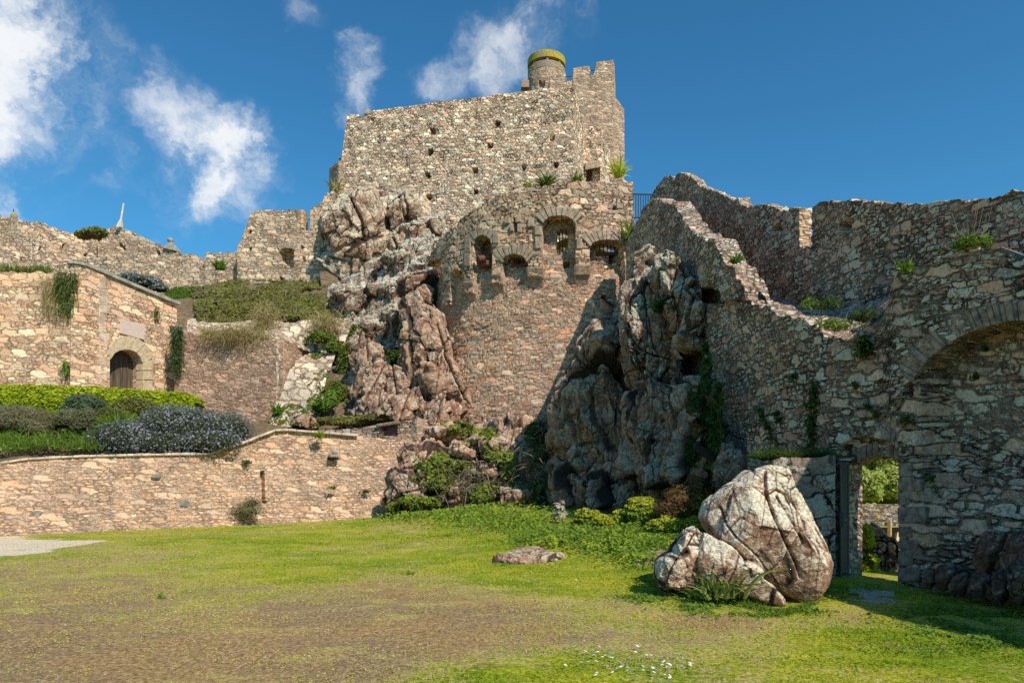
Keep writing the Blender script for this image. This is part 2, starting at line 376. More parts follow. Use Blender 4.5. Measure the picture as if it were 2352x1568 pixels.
def voussoirs(surf, inner, outer, n, name, mat, parent, out=.05, dep=.2, seed=1, jit=1.2, gapf=.06):
    """inner/outer: polylines (px,py) with matching parameter; n stones"""
    rng = random.Random(seed); mb = MB()
    def along(pl, t):
        a = np.array(pl, float); d = np.r_[0, np.cumsum(np.linalg.norm(np.diff(a, axis=0), axis=1))]; return np.array([np.interp(t*d[-1], d, a[:,0]), np.interp(t*d[-1], d, a[:,1])])
    cuts = [0]+[(k+rng.uniform(-.18,.18))/n for k in range(1, n)]+[1]
    for k in range(n):
        t0, t1 = cuts[k], cuts[k+1]; g = (t1-t0)*gapf; t0 += g; t1 -= g
        i0, i1, o1, o0 = along(inner, t0), along(inner, t1), along(outer, t1), along(outer, t0)
        e = rng.uniform(-.12, .12); o0 = o0+(o0-i0)*e; o1 = o1+(o1-i1)*e
        q = [tuple(v+np.array([rng.uniform(-jit,jit)*.3, rng.uniform(-jit,jit)*.3])) for v in (i0, i1, o1, o0)]
        mb.hexa(surf.quad(q, out+rng.uniform(-.015,.02), dep))
    return mb.build(name, mat, parent, bevel=.018)
# ------------------------------------------------------------------ rocks
_cs = {}
def cubesphere(n):
    if n in _cs: return _cs[n]
    l = np.tan(np.linspace(-math.pi/4, math.pi/4, n+1)); A, B = np.meshgrid(l, l, indexing='ij'); V = []; F = []; k = 0; o = np.ones_like(A)
    for a, b, c in ((A,B,o),(B,A,-o),(o,A,B),(-o,B,A),(B,o,A),(A,-o,B)):
        V.append(np.stack([a,b,c],2).reshape(-1,3)); i = np.arange((n+1)**2).reshape(n+1,n+1)+k; k += (n+1)**2
        F.append(np.stack([i[:-1,:-1],i[1:,:-1],i[1:,1:],i[:-1,1:]],2).reshape(-1,4))
    V = np.concatenate(V); V /= np.linalg.norm(V,axis=1)[:,None]; F = np.concatenate(F)
    key = np.round(V*1e5).astype(np.int64); _, first, inv = np.unique(key, axis=0, return_index=True, return_inverse=True)
    V = V[first]; F = inv.ravel()[F]; _cs[n] = (V, F); return V, F
def fracture(p, nn, seed, frac, frac_sc, a_=0., fine=1., zs=.6):
    crev = np.zeros(len(p))
    w = p*frac_sc+np.stack([fbm(p*.5+seed, 2, 5), fbm(p*.5+seed+9, 2, 6), fbm(p*.5+seed+19, 2, 7)], 1)*.16+seed*3.3
    w = w*np.array([1., 1., zs]); w = np.stack([w[:,0]*math.cos(a_)-w[:,2]*math.sin(a_), w[:,1], w[:,0]*math.sin(a_)+w[:,2]*math.cos(a_)], 1)
    for lv, (m_, am, gw_) in enumerate(((1., 1., .04), (2.3, .46, .05), (5.1, .24, .06), (11., .11, .08))):
        q_ = w*m_+lv*5; d1, d2, ids, c1 = voro(q_, seed+lv, .66); e = d2-d1
        v_ = np.stack([np.sin(ids*91.), np.sin(ids*57.+1), np.sin(ids*133.+2)], 1); tl = ((q_-c1)*v_).sum(1)
        g = 1-sstep(0, gw_*2.2, e)
        p = p+nn*(((ids-.5)*.34+tl*.50-g*(.14,.10,.08,.06)[lv])*am*frac/frac_sc*.75)[:,None]
        crev = np.maximum(crev, (1., .6, .3, .15)[lv]*(1-sstep(0, gw_, e)))
    rd = 1-2*np.abs(fbm(p*1.6*frac_sc+3, 5, seed+3, .6)); p = p+nn*((.10*(rd-.6)+.07*fbm(p*3.5*frac_sc, 4, seed+5, .6))*frac/frac_sc*fine)[:,None]
    return p, crev
def cliff(rows, seed, frac, frac_sc, res=.11, a_=.3, lump=.5):
    """relief sheet of jointed rock; rows of (px,py,Y) from bottom to top"""
    n = max(len(r) for r in rows)
    A = []
    for r in rows:
        q = np.array([P3(*p) for p in r]); d = np.r_[0, np.cumsum(np.linalg.norm(np.diff(q,axis=0),axis=1))]; u = np.linspace(0, d[-1], 24); A.append(np.stack([np.interp(u,d,q[:,k]) for k in range(3)],1))
    A = np.array(A); m = len(A); Lu = np.mean([np.linalg.norm(np.diff(a,axis=0),axis=1).sum() for a in A]); Lv = np.linalg.norm(np.diff(A,axis=0),axis=2).sum(0).mean()
    nu, nv = int(Lu/res), int(Lv/res); vi = np.linspace(0, m-1, nv); ui = np.linspace(0, 23, nu)
    i = np.minimum(vi.astype(int), m-2); fv = (vi-i)[:,None,None]; fv = fv
    B = A[i]*(1-fv)+A[i+1]*fv; j = np.minimum(ui.astype(int), 22); fu = (ui-j)[None,:,None]; G = B[:,j]*(1-fu)+B[:,j+1]*fu
    for _ in range(6): G[1:-1] = (G[:-2]+G[2:]+2*G[1:-1])/4
    gu = np.gradient(G, axis=1); gv = np.gradient(G, axis=0); N = np.cross(gu, gv); N /= np.linalg.norm(N,axis=2)[...,None]+1e-9
    V = G.reshape(-1,3); N = N.reshape(-1,3); V = V+N*(lump*fbm(V*.45, 3, seed))[:,None]; V, crev = fracture(V, N, seed, frac, frac_sc, a_)
    idx = np.arange(nu*nv).reshape(nv, nu); F = np.stack([idx[:-1,:-1], idx[:-1,1:], idx[1:,1:], idx[1:,:-1]], 2).reshape(-1,4); return V, F, crev
def blob(px, py, Y, hw, hh, dep, tilt=0, seed=0, n=44, box=3.2, frac=1., frac_sc=.9, lump=.10, grooves=None, cuts=9, yaw=0, hmin=.68, poly=None, zs=.6):
    """one rock: centre at picture point and depth, half sizes in picture px (dep in metres), tilt in the picture plane"""
    U, F = cubesphere(n); rng = np.random.RandomState(seed+100)
    c = P3(px, py, Y); s = Y/FO; a, b, d = hw*s, hh*s, dep
    r = 1/(np.abs(U)**box).sum(1)**(1/box); p = U*r[:,None]
    if poly is not None:      # outline given as picture points around the centre: radius by angle
        q = np.array(poly, float)-np.array([px, py]); q[:,1] *= -1; th = np.arctan2(q[:,1]/hh, q[:,0]/hw); rr = np.hypot(q[:,0]/hw, q[:,1]/hh); o = np.argsort(th); th, rr = th[o], rr[o]
        tt = np.arctan2(p[:,2], p[:,0]); T = np.linspace(-math.pi, math.pi, 361); Q = np.interp(T, np.r_[th-2*math.pi, th, th+2*math.pi], np.r_[rr, rr, rr])
        pr = np.hypot(U[:,0], U[:,2]); yy = U[:,1]; rho = (1-np.abs(yy)**2.4).clip(0,1)**(1/2.4); k_ = np.interp(tt, T, Q)/(pr+1e-6)*rho
        p = np.stack([U[:,0]*k_, yy, U[:,2]*k_], 1)
    for k in range(cuts):      # plane cuts give facets
        nn = rng.normal(size=3); nn[1] = -abs(nn[1])*.8 if k % 3 else nn[1]
        if poly is not None: nn[1] = -abs(nn[1])-1.2
        nn /= np.linalg.norm(nn); h = rng.uniform(hmin, .92)
        e = p@nn-h; p = p-np.where(e > 0, e*.97, 0)[:,None]*nn
    p = p*np.array([a, d, b]); size = (a*b*d)**(1/3)
    nn = p/np.array([a, d, b])**2; nn /= np.linalg.norm(nn, axis=1)[:,None]+1e-9
    q = p/size+seed*13.7
    p = p+nn*(lump*size*fbm(q*1.1, 3, seed))[:,None]
    crev = np.zeros(len(p))
    if frac: p, crev = fracture(p, nn, seed, frac, frac_sc, rng.uniform(-.5, .5), 1., zs)
    t = R(tilt); ct, st = math.cos(t), math.sin(t)
    x, z = p[:,0]*ct+p[:,2]*st, -p[:,0]*st+p[:,2]*ct; p = np.stack([x, p[:,1], z], 1)
    x, z = nn[:,0]*ct+nn[:,2]*st, -nn[:,0]*st+nn[:,2]*ct; nn = np.stack([x, nn[:,1], z], 1)
    if yaw:
        cy, sy = math.cos(R(yaw)), math.sin(R(yaw)); p = np.stack([p[:,0]*cy-p[:,1]*sy, p[:,0]*sy+p[:,1]*cy, p[:,2]], 1)
    V = p+c
    if grooves:
        gx, gy = to_px(V[:,0], V[:,1], V[:,2]); front = sstep(.15*d, -.25*d, p[:,1])
        for pl, w, dp in grooves:
            pl = np.array(pl, float); best = np.full(len(V), 1e9)
            jx = gx+w*1.2*vnoise(V*2.1, 3); jy = gy+w*1.2*vnoise(V*2.1+7, 4)
            for A, B in zip(pl[:-1], pl[1:]):
                ab = B-A; tt = np.clip(((jx-A[0])*ab[0]+(jy-A[1])*ab[1])/(ab@ab), 0, 1)
                best = np.minimum(best, np.hypot(jx-A[0]-tt*ab[0], jy-A[1]-tt*ab[1]))
            g = np.exp(-(best/w)**2)*front; V = V-nn*(g*dp)[:,None]; crev = np.maximum(crev, np.exp(-(best/(w*.5))**2)*front)
    return V, F, crev
def PB_(outline, Y, dep, **kw):      # rock from its outline
    a = np.array(outline, float); c = (a.max(0)+a.min(0))/2; h = (a.max(0)-a.min(0))/2
    kw.setdefault('cuts', 5); kw.setdefault('hmin', .7); kw.setdefault('n', 110)
    return (c[0], c[1], Y, h[0], h[1], dep, 0, dict(poly=outline, **kw))
def rocks(name, specs, mat, label, cat='rock', group=None, parent=None, sheets=(), **kw):
    Vs, Fs, C, k = [], [], [], 0
    for a in sheets:
        V, F, c = cliff(*a[0:1], **a[1]); Vs.append(V); Fs.append(F+k); C.append(c); k += len(V)
    for i, s in enumerate(specs):
        opt = dict(kw)
        if isinstance(s[-1], dict): opt.update(s[-1]); s = s[:-1]
        opt.setdefault('seed', (abs(hash(label)) if False else sum(map(ord, label)))%97+i*3)
        V, F, c = blob(*s, **opt); Vs.append(V); Fs.append(F+k); C.append(c); k += len(V)
    o = mesh(name, np.concatenate(Vs), np.concatenate(Fs), mat, parent, attr={'crev': np.concatenate(C)}, smooth=True)
    return tag(o, label, cat, group)
# ------------------------------------------------------------------ foliage
def leafset(P, N, size, rng, asp=2., flat=.6, val=None, jitter=.35):
    """rhombic leaves at points P facing roughly N; returns V,F,val"""
    n = len(P); N = N+rng.normal(size=(n,3))*flat; N /= np.linalg.norm(N,axis=1)[:,None]+1e-9
    A = np.cross(N, rng.normal(size=(n,3))); A /= np.linalg.norm(A,axis=1)[:,None]+1e-9; B = np.cross(N, A)
    L = (size*(1+jitter*rng.normal(size=n)).clip(.4,1.8))[:,None]; W = L/asp
    V = np.stack([P-A*L, P+B*W*.9+N*L*.15, P+A*L, P-B*W*.9+N*L*.15], 1).reshape(-1,3)
    F = np.arange(n*4).reshape(-1,4); v = val if val is not None else rng.uniform(0,1,n)
    return V, F, v
def bladeset(P, D, length, width, rng, seg=3, droop=.8, val=None):
    """grass-like strips from P along D, curving down"""
    n = len(P); L = length*(1+.3*rng.normal(size=n)).clip(.4,1.7); V = np.zeros((n, seg+1, 2, 3)); D = D/np.linalg.norm(D,axis=1)[:,None]
    S = np.cross(D, rng.normal(size=(n,3))); S /= np.linalg.norm(S,axis=1)[:,None]+1e-9
    p = P.copy(); d = D.copy()
    for k in range(seg+1):
        w = width*(1-(k/(seg))**1.6)+.0008; V[:,k,0] = p-S*w; V[:,k,1] = p+S*w
        p = p+d*(L/seg)[:,None]; d = d+np.array([0,0,-1])*droop/seg; d /= np.linalg.norm(d,axis=1)[:,None]
    b = (np.arange(n)*(seg+1)*2)[:,None]; F = []
    for k in range(seg): F.append(np.concatenate([b+2*k, b+2*k+1, b+2*k+3, b+2*k+2], 1))
    F = np.stack(F, 1).reshape(-1,4); v = val if val is not None else rng.uniform(0,1,n)
    return V.reshape(-1,3), F, np.repeat(v, seg)
class Leaves:
    def __init__(s, seed=0): s.V=[]; s.F=[]; s.v=[]; s.m=[]; s.k=0; s.rng=np.random.RandomState(seed)
    def add(s, VFv, mi=0):
        V, F, v = VFv
        if not len(V): return
        s.V.append(V); s.F.append(F+s.k); s.v.append(v); s.m.append(np.full(len(F), mi)); s.k += len(V)
    def core(s, V, F, mi): s.add((V, F, np.full(len(F), .15)), mi)
    def build(s, name, mats, parent=None, label=None, cat=None, group=None, kind=None):
        o = mesh(name, np.concatenate(s.V), np.concatenate(s.F), mats, parent, mi=np.concatenate(s.m), fattr={'v': np.concatenate(s.v)})
        return tag(o, label, cat, group, kind)
def lump_points(rng, c, rad, n, seed, lump=.25, shell=.18, lo=-.5, fr=1.6):
    """points through the outer shell of a lumpy ellipsoid"""
    d = rng.normal(size=(n*2,3)); d /= np.linalg.norm(d,axis=1)[:,None]; d = d[d[:,2] > lo][:n]
    m = 1+lump*fbm(d*fr+seed*3.1, 3, seed); r = m*(1-shell*np.abs(rng.normal(size=len(d))).clip(0,3)*.6)
    return np.array(c)+d*r[:,None]*np.array(rad), d
def bush_core(c, rad, seed, lump, fr, sc=.8, n=14):
    U, F = cubesphere(n); m = 1+lump*fbm(U*fr+seed*3.1, 3, seed); return np.array(c)+U*(m*sc)[:,None]*np.array(rad), F
def bush(name, lumps, mat, core, label, leaf=.06, n=2500, asp=2., seed=0, cat='shrub', lump=.25, group=None, flowers=None, extra=None, up=.35, blades=None, lo=-.5, parent=None, shell=.18, flat=.7):
    """lumps: (px,py,Y,hw,hh,dep)"""
    L = Leaves(seed)
    area = [l[3]*l[4]*(l[2]**0) for l in lumps]; tot = sum(area)
    for i, l in enumerate(lumps):
        c = P3(*l[:3]); s = l[2]/FO; rad = (l[3]*s, l[5], l[4]*s); k = int(n*area[i]/tot)
        p, d = lump_points(L.rng, c, rad, k, seed+i, lump, lo=lo, shell=shell)
        clump = .5+.5*fbm(p*2.2, 3, seed+4)
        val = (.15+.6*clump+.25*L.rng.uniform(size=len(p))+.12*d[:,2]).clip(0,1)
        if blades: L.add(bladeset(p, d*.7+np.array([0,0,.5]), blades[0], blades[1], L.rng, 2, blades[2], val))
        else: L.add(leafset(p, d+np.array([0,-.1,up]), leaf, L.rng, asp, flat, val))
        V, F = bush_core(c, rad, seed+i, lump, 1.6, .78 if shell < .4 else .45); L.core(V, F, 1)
        if flowers:
            fm, frac, fs = flowers; kk = int(k*frac); p, d = lump_points(L.rng, c, np.array(rad)*1.04, kk, seed+i, lump, lo=lo, shell=.04)
            L.add(leafset(p, d+np.array([0,-.2,.4]), fs, L.rng, 1.2, .5), 2)
    return L.build(name, [mat, core]+([flowers[0]] if flowers else []), parent, label, cat, group)
def tuft(name, px, py, Y, n, length, width, mat, label, seed=0, cat='plant', spread=.7, base=.06, droop=1.2, group=None, seg=4, upb=1.):
    rng = np.random.RandomState(seed); c = P3(px, py, Y); P = c+rng.normal(size=(n,3))*np.array([base,base,base*.3])
    D = rng.normal(size=(n,3))*spread; D[:,2] = np.abs(D[:,2])+upb
    L = Leaves(seed); L.add(bladeset(P, D, length, width, rng, seg, droop)); return L.build(name, [mat], None, label, cat, group)
def patch_grid(rows, nu, nv, rough=.15, seed=0, fr=1.):
    """rows of (px,py,Y) control points -> relief grid (V, F, sampler)"""
    A = np.array([[P3(*p) for p in r] for r in rows]); m, n = A.shape[:2]
    vi = np.linspace(0, m-1, nv); ui = np.linspace(0, n-1, nu)
    def ev(u, v):
        i = np.minimum(v.astype(int), m-2); j = np.minimum(u.astype(int), n-2); fv = (v-i)[...,None]; fu = (u-j)[...,None]
        p = (A[i,j]*(1-fu)+A[i,j+1]*fu)*(1-fv)+(A[i+1,j]*(1-fu)+A[i+1,j+1]*fu)*fv
        sh = p.shape; q = p.reshape(-1,3); d = rough*fbm(q*fr, 4, seed); q = q+np.stack([0*d, -d*.8, d*.8], 1); return q.reshape(sh)
    Ug, Vg = np.meshgrid(ui, vi, indexing='ij'); V = ev(Ug, Vg).reshape(-1,3); idx = np.arange(nu*nv).reshape(nu, nv)
    F = np.stack([idx[:-1,:-1], idx[1:,:-1], idx[1:,1:], idx[:-1,1:]], 2).reshape(-1,4)
    return V, F, (lambda rng, k, u0=0, u1=1, v0=0, v1=1: ev(rng.uniform(u0*(n-1), u1*(n-1)-1e-6, k), rng.uniform(v0*(m-1), v1*(m-1)-1e-6, k)))
def gz(x, y):
    """lawn height"""
    px, py = to_px(x, y, np.zeros_like(x))
    z = .62*np.exp(-((x-1.5)/5.5)**2-((y-24)/5.)**2)+.42*np.exp(-((x-3.4)/2.2)**2-((y-17)/4.5)**2)
    z = z+.10*vnoise(np.stack([x*.25, y*.25, x*0], 1), 2)*sstep(3, 9, y)*sstep(40, 20, y)
    z = z-.35*sstep(7., 8.2, x)*sstep(30, 14, y)*sstep(7, 9, y)      # falls away beyond the gate wall
    return z*sstep(60, 40, y)
def GY(px, py):
    """distance of the lawn point seen at a picture point"""
    Y = EYE*FO/(py-HY)
    for _ in range(30):
        z = float(gz(np.array([(px-CX)/FO*Y]), np.array([Y]))[0]); Y = .5*Y+.5*(EYE-z)*FO/(py-HY)
    return Y
# ================================================================== materials
PK = [(.36,.21,.15),(.42,.29,.20),(.30,.19,.14),(.46,.33,.24),(.40,.25,.17),(.33,.27,.22),(.47,.30,.19),(.27,.19,.16)]
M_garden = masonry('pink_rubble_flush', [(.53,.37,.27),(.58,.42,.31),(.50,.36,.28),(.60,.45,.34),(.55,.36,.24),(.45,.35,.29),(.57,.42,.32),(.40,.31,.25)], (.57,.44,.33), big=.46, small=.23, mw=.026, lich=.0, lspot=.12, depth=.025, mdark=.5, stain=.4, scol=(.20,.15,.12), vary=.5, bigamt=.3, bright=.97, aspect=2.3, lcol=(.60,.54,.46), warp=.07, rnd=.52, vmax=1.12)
M_gate = masonry('peach_ashlar', [(.60,.39,.26),(.66,.50,.33),(.56,.35,.23),(.70,.56,.40),(.52,.38,.28),(.64,.44,.29)], (.52,.38,.27), big=.66, small=.34, mw=.03, lich=.12, lspot=.25, depth=.03, mdark=.6, stain=.3, scol=(.25,.17,.12), aspect=2.1, bigamt=.5, lcol=(.66,.62,.55), warp=.07, vmax=1.2)
M_terr = masonry('brown_red_rubble', [(.38,.24,.17),(.45,.30,.22),(.34,.22,.16),(.48,.34,.25),(.40,.28,.21),(.30,.22,.18)], (.48,.37,.28), big=.42, small=.24, mw=.03, lich=.15, lspot=.1, depth=.03, mdark=.45, stain=.35, aspect=2.2, warp=.09)
M_upper = masonry('tan_rubble', [(.48,.35,.26),(.54,.42,.31),(.43,.32,.24),(.58,.47,.36),(.50,.36,.25),(.39,.33,.27)], (.42,.33,.25), big=.55, small=.32, mw=.04, lich=.4, lspot=.2, depth=.045, mdark=.7, stain=.35, lcol=(.62,.58,.5), aspect=1.9)
M_keep = masonry('pale_keep_rubble', [(.46,.34,.26),(.53,.42,.33),(.41,.32,.25),(.60,.51,.41),(.50,.34,.25),(.36,.30,.25),(.56,.45,.35)], (.36,.28,.21), big=.42, small=.25, mw=.034, lich=.45, lspot=.2, depth=.06, mdark=1., stain=.35, aspect=1.65, warp=.07, lcol=(.66,.62,.54), vary=.95, bigamt=.35, scol=(.16,.13,.10), bright=1.28)
M_tower = masonry('tower_brick_rubble', [(.42,.30,.22),(.47,.35,.27),(.37,.26,.20),(.52,.41,.31),(.32,.25,.20)], (.56,.47,.37), big=.45, small=.3, mw=.045, lich=.2, lspot=.1, depth=.04, mdark=.45, stain=.25, aspect=2.2)
M_bast = masonry('bastion_rubble', [(.44,.28,.20),(.50,.35,.26),(.46,.25,.16),(.37,.26,.21),(.56,.42,.31),(.40,.33,.27),(.52,.31,.19)], (.54,.44,.34), big=.42, small=.22, mw=.035, lich=.25, lspot=.2, depth=.045, mdark=.5, stain=.4, scol=(.16,.12,.10), aspect=2.0, bigamt=.35, vary=.65)
M_ring = masonry('bastion_parapet_stone', [(.44,.29,.21),(.51,.37,.27),(.43,.35,.27),(.54,.44,.33),(.39,.28,.22),(.50,.34,.24)], (.33,.26,.20), big=.55, small=.29, mw=.035, lich=.3, lspot=.25, depth=.05, mdark=.75, stain=.3, aspect=1.9, lcol=(.56,.53,.46))
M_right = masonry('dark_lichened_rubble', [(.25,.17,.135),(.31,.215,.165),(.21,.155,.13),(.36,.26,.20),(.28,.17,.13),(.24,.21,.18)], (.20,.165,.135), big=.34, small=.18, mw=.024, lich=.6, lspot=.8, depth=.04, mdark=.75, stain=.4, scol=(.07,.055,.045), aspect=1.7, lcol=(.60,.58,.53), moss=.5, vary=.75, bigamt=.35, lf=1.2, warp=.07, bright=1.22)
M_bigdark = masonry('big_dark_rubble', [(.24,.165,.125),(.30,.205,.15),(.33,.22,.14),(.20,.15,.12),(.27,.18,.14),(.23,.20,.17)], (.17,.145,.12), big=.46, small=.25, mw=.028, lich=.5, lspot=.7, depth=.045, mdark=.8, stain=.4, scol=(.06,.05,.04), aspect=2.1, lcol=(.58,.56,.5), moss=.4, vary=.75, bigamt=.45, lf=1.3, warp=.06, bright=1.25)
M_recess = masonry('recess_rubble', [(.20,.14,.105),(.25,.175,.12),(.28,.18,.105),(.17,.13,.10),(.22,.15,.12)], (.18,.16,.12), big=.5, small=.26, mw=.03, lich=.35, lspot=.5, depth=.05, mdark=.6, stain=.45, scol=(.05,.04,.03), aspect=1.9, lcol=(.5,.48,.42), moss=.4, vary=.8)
M_paving = masonry('pale_crazy_stone', [(.58,.49,.39),(.64,.56,.45),(.52,.41,.32),(.62,.53,.42),(.50,.37,.28)], (.36,.29,.2), big=.6, small=.34, mw=.04, lich=.5, lspot=.3, depth=.05, mdark=.6, stain=.3, aspect=1.1, lcol=(.58,.54,.46), bright=.82)
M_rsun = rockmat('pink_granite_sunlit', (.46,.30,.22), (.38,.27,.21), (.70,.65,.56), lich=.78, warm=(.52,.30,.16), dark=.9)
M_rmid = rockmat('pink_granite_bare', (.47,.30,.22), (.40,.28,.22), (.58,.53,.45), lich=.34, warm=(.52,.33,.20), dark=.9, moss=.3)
M_rdark = rockmat('brown_granite_shaded', (.38,.245,.18), (.29,.205,.155), (.52,.47,.39), lich=.36, warm=(.36,.22,.15), dark=.92, lspot=.6)  # darker copy of the sunlit granite, shade put into the base colour
M_rlich = rockmat('lichened_granite', (.33,.215,.165), (.27,.195,.155), (.62,.60,.54), lich=.68, warm=(.43,.28,.18), dark=.92, lspot=.9)
M_rbould = rockmat('boulder_granite', (.43,.26,.18), (.36,.24,.18), (.78,.75,.67), lich=.76, warm=(.50,.30,.17), dark=.92, sc=1.7, disp=.022, lspot=.6, moss=.1, joint=.15)
M_arch = plain('dressed_grey_granite', (.34,.255,.185), .9, var=.35, sc=5, bump=.02, spec=.1)
M_archp = plain('dressed_yellow_granite', (.56,.43,.27), .9, var=.22, sc=6, bump=.02, spec=.1)
M_archd = plain('dressed_dark_granite', (.26,.19,.145), .9, var=.5, sc=9, bump=.03, spec=.1)
M_quoin = plain('peach_dressed_stone', (.56,.42,.30), .9, var=.35, sc=2.5, bump=.02, spec=.1)
M_cope = plain('coping_stone', (.34,.30,.24), .9, var=.3, sc=4, bump=.02, spec=.1)
M_orange = plain('orange_quoin', (.55,.36,.20), .9, var=.25, sc=4, bump=.02, spec=.1)
M_corbel = plain('corbel_stone', (.36,.24,.17), .9, var=.35, sc=6, bump=.03, spec=.1)
M_plaque = plain('pink_plaque', (.62,.47,.38), .8, var=.08, sc=8)
M_letter = plain('incised_letters', (.44,.32,.25), .9)
M_letter2 = plain('pale_letters', (.5,.4,.38), .9)
M_sign = plain('maroon_panel', (.13,.055,.05), .6, var=.2)
M_wood = None
def woodmat():
    m, t = newmat('weathered_planks'); uv = t.n('ShaderNodeTexCoord').outputs['Object']
    w = t.n('ShaderNodeTexNoise'); t.l(t.vmath('MULTIPLY', uv, (14., 14., 1.2)), w.inputs['Vector']); w.inputs['Scale'].default_value = 1.; w.inputs['Detail'].default_value = 5
    col = t.ramp(w.outputs[0], [(.3, (.05,.035,.025)), (.5, (.11,.08,.055)), (.7, (.19,.14,.10))])
    t.out(t.bsdf(col, .8, .2, t.bump(w.outputs[0], .01))); return m
M_wood = woodmat()
M_iron = plain('black_iron', (.03,.03,.032), .55, var=.3, sc=12)
M_gatei = plain('grey_green_gate_paint', (.06,.075,.07), .5, var=.2, sc=8)
M_rust = plain('rusty_iron', (.13,.05,.035), .7, var=.35, sc=12)
M_white = plain('white_painted_timber', (.62,.55,.44), .7, var=.2, sc=9)
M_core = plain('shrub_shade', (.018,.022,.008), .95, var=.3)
M_coreb = plain('dry_thatch', (.10,.075,.035), .95, var=.4)
M_lime = leafmat('lime_hedge_leaf', [(.10,.15,.008),(.24,.31,.012),(.36,.42,.02),(.52,.55,.04)])
M_green = leafmat('green_leaf', [(.05,.09,.015),(.11,.19,.025),(.20,.30,.04),(.30,.38,.06)])
M_ivy = leafmat('ivy_leaf', [(.045,.06,.012),(.10,.13,.022),(.18,.22,.035),(.26,.29,.06)])
M_ivyd = leafmat('dark_ivy_leaf', [(.018,.035,.01),(.04,.075,.018),(.075,.13,.028),(.13,.19,.045)])
M_bank = leafmat('bank_leaf', [(.14,.10,.045),(.20,.175,.055),(.25,.25,.06),(.38,.37,.10)])
M_teal = leafmat('grey_green_leaf', [(.035,.055,.03),(.08,.12,.06),(.14,.19,.10),(.22,.27,.16)])
M_grey = leafmat('grey_brown_leaf', [(.07,.055,.03),(.15,.13,.06),(.22,.22,.12),(.32,.31,.18)])
M_olive = leafmat('olive_leaf', [(.06,.055,.015),(.12,.12,.03),(.19,.20,.05),(.28,.29,.07)])
M_rose = leafmat('rosemary_leaf', [(.04,.055,.03),(.09,.12,.07),(.16,.19,.125),(.23,.26,.19)])
M_blue = leafmat('blue_flower', [(.20,.19,.25),(.27,.26,.34),(.36,.35,.43)], .2)
M_straw = leafmat('straw_grass', [(.26,.18,.08),(.42,.32,.15),(.52,.42,.22),(.62,.53,.30)])
M_grass = leafmat("grass_blade", [(.10,.18,.012),(.26,.36,.025),(.46,.47,.035),(.62,.52,.10)])
M_yel = leafmat('yellow_umbel', [(.38,.40,.03),(.52,.52,.05),(.66,.62,.10)], .3)
M_redl = leafmat('russet_leaf', [(.09,.04,.02),(.17,.09,.04),(.24,.14,.06),(.2,.18,.05)])
M_twig = plain('dry_twig', (.22,.17,.12), .9)
M_stem = plain('green_stem', (.12,.18,.04), .9)
M_daisy = plain('daisy_white', (.85,.85,.80), .7, var=.05)
# ================================================================== castle keep
KF = [(797,53.9),(1320,50)]
keep = empty('castle_keep', 'tall pale stone castle keep crowning the rocky outcrop at the centre', 'castle', loc=tuple(P3(1060,440,52)))
holes_k = [(993,310),(1144,297),(986,404),(1271,328),(1109,352),(1289,393),(1212,404),(1085,402),(1278,450-30),(1205,450),(985,479),(1076,460),(1205+2,450),(988,369),(1087,370),(1167,382),(1262,372)]
holes_k = [(994,302),(1142,283),(988,349),(1267,318),(1126,335),(982,401),(1092,391),(1203,383),(1278,379),(1207,427),(985,452),(1093,441),(1116,487)]
def koff(px, py, u, z):
    o = np.zeros_like(px)
    for hx, hy in holes_k: o = np.maximum(o, ((np.abs(px-hx) < 5) & (np.abs(py-hy) < 6))*.7)
    return o
def kskew(px, py, u, z):      # the left edge splays outward toward the base
    return -np.clip((300-(py-265))*0, 0, 0)-.9*np.clip((py-270)/180, 0, 1.3)*np.clip(1-u/6, 0, 1)
wall('front_wall', KF, [(797,264),(822,263),(830,270),(846,262),(860,254),(930,245),(1000,235),(1090,224),(1180,212),(1250,205),(1320,199)], 17.5, M_keep, .105, 1.2, off=koff, skew=kskew, parent=keep, seed=1, rough=.05)
wall('side_wall', [(1320.5,50.3),(1344,54.2)], [(1320,200),(1324,214),(1336,262),(1344,300)], 20, M_keep, .1, .4, parent=keep, seed=2)
def stepoff(px, py, u, z): return ((px > 1346) & (px < 1377) & (py > 385+(px-1346)*-.25) & (py < 428))*1.4+((px > 1352) & (px < 1372) & (py > 400))*.6
wall('stepped_wall', [(1340,53.8),(1382,53.8)], [(1340,296),(1355,292),(1383,290)], 22, M_keep, .1, 2., off=stepoff, parent=keep, seed=3)
wall('buttress_wall', [(1382,53.9),(1414,57.5)], [(1382,296),(1392,330),(1404,350),(1414,372)], 22, M_keep, .12, .8, parent=keep, seed=31)
twoff = lambda px, py, u, z: ((np.abs(px-1243) < 7) & (py > 186) & (py < 200))*.8
wall('tower_wall', [(1262,56),(1410,56)], [(1262,172),(1264.5,168),(1278,168),(1298,164),(1300,164),(1301,187),(1315,185),(1316.5,158),(1330,155),(1353,151),(1355.5,151),(1356.5,172),(1366.5,170),(1367.5,144),(1385,141),(1410,138)], 24, M_tower, .11, 2., parent=keep, seed=4, rough=.04)
wall('tower_side', [(1410,56.0),(1413,64)], [(1410,138),(1413,205)], 24, M_tower, .2, .5, parent=keep, seed=41)
wall('rear_turret', [(1407,58.5),(1434,59.5)], [(1407,220),(1412,222),(1424,238),(1434,252)], 24, M_tower, .12, 1.5, parent=keep, seed=5, rough=.03)
wall('round_flank', [(800,54.6),(790,53.9),(777,53.9),(766,54.8),(759,56.3),(756,58.5)][::-1], [(756,385),(762,382),(776,372),(790,364),(800,360)], 22, M_tower, .12, .8, parent=keep, seed=6)
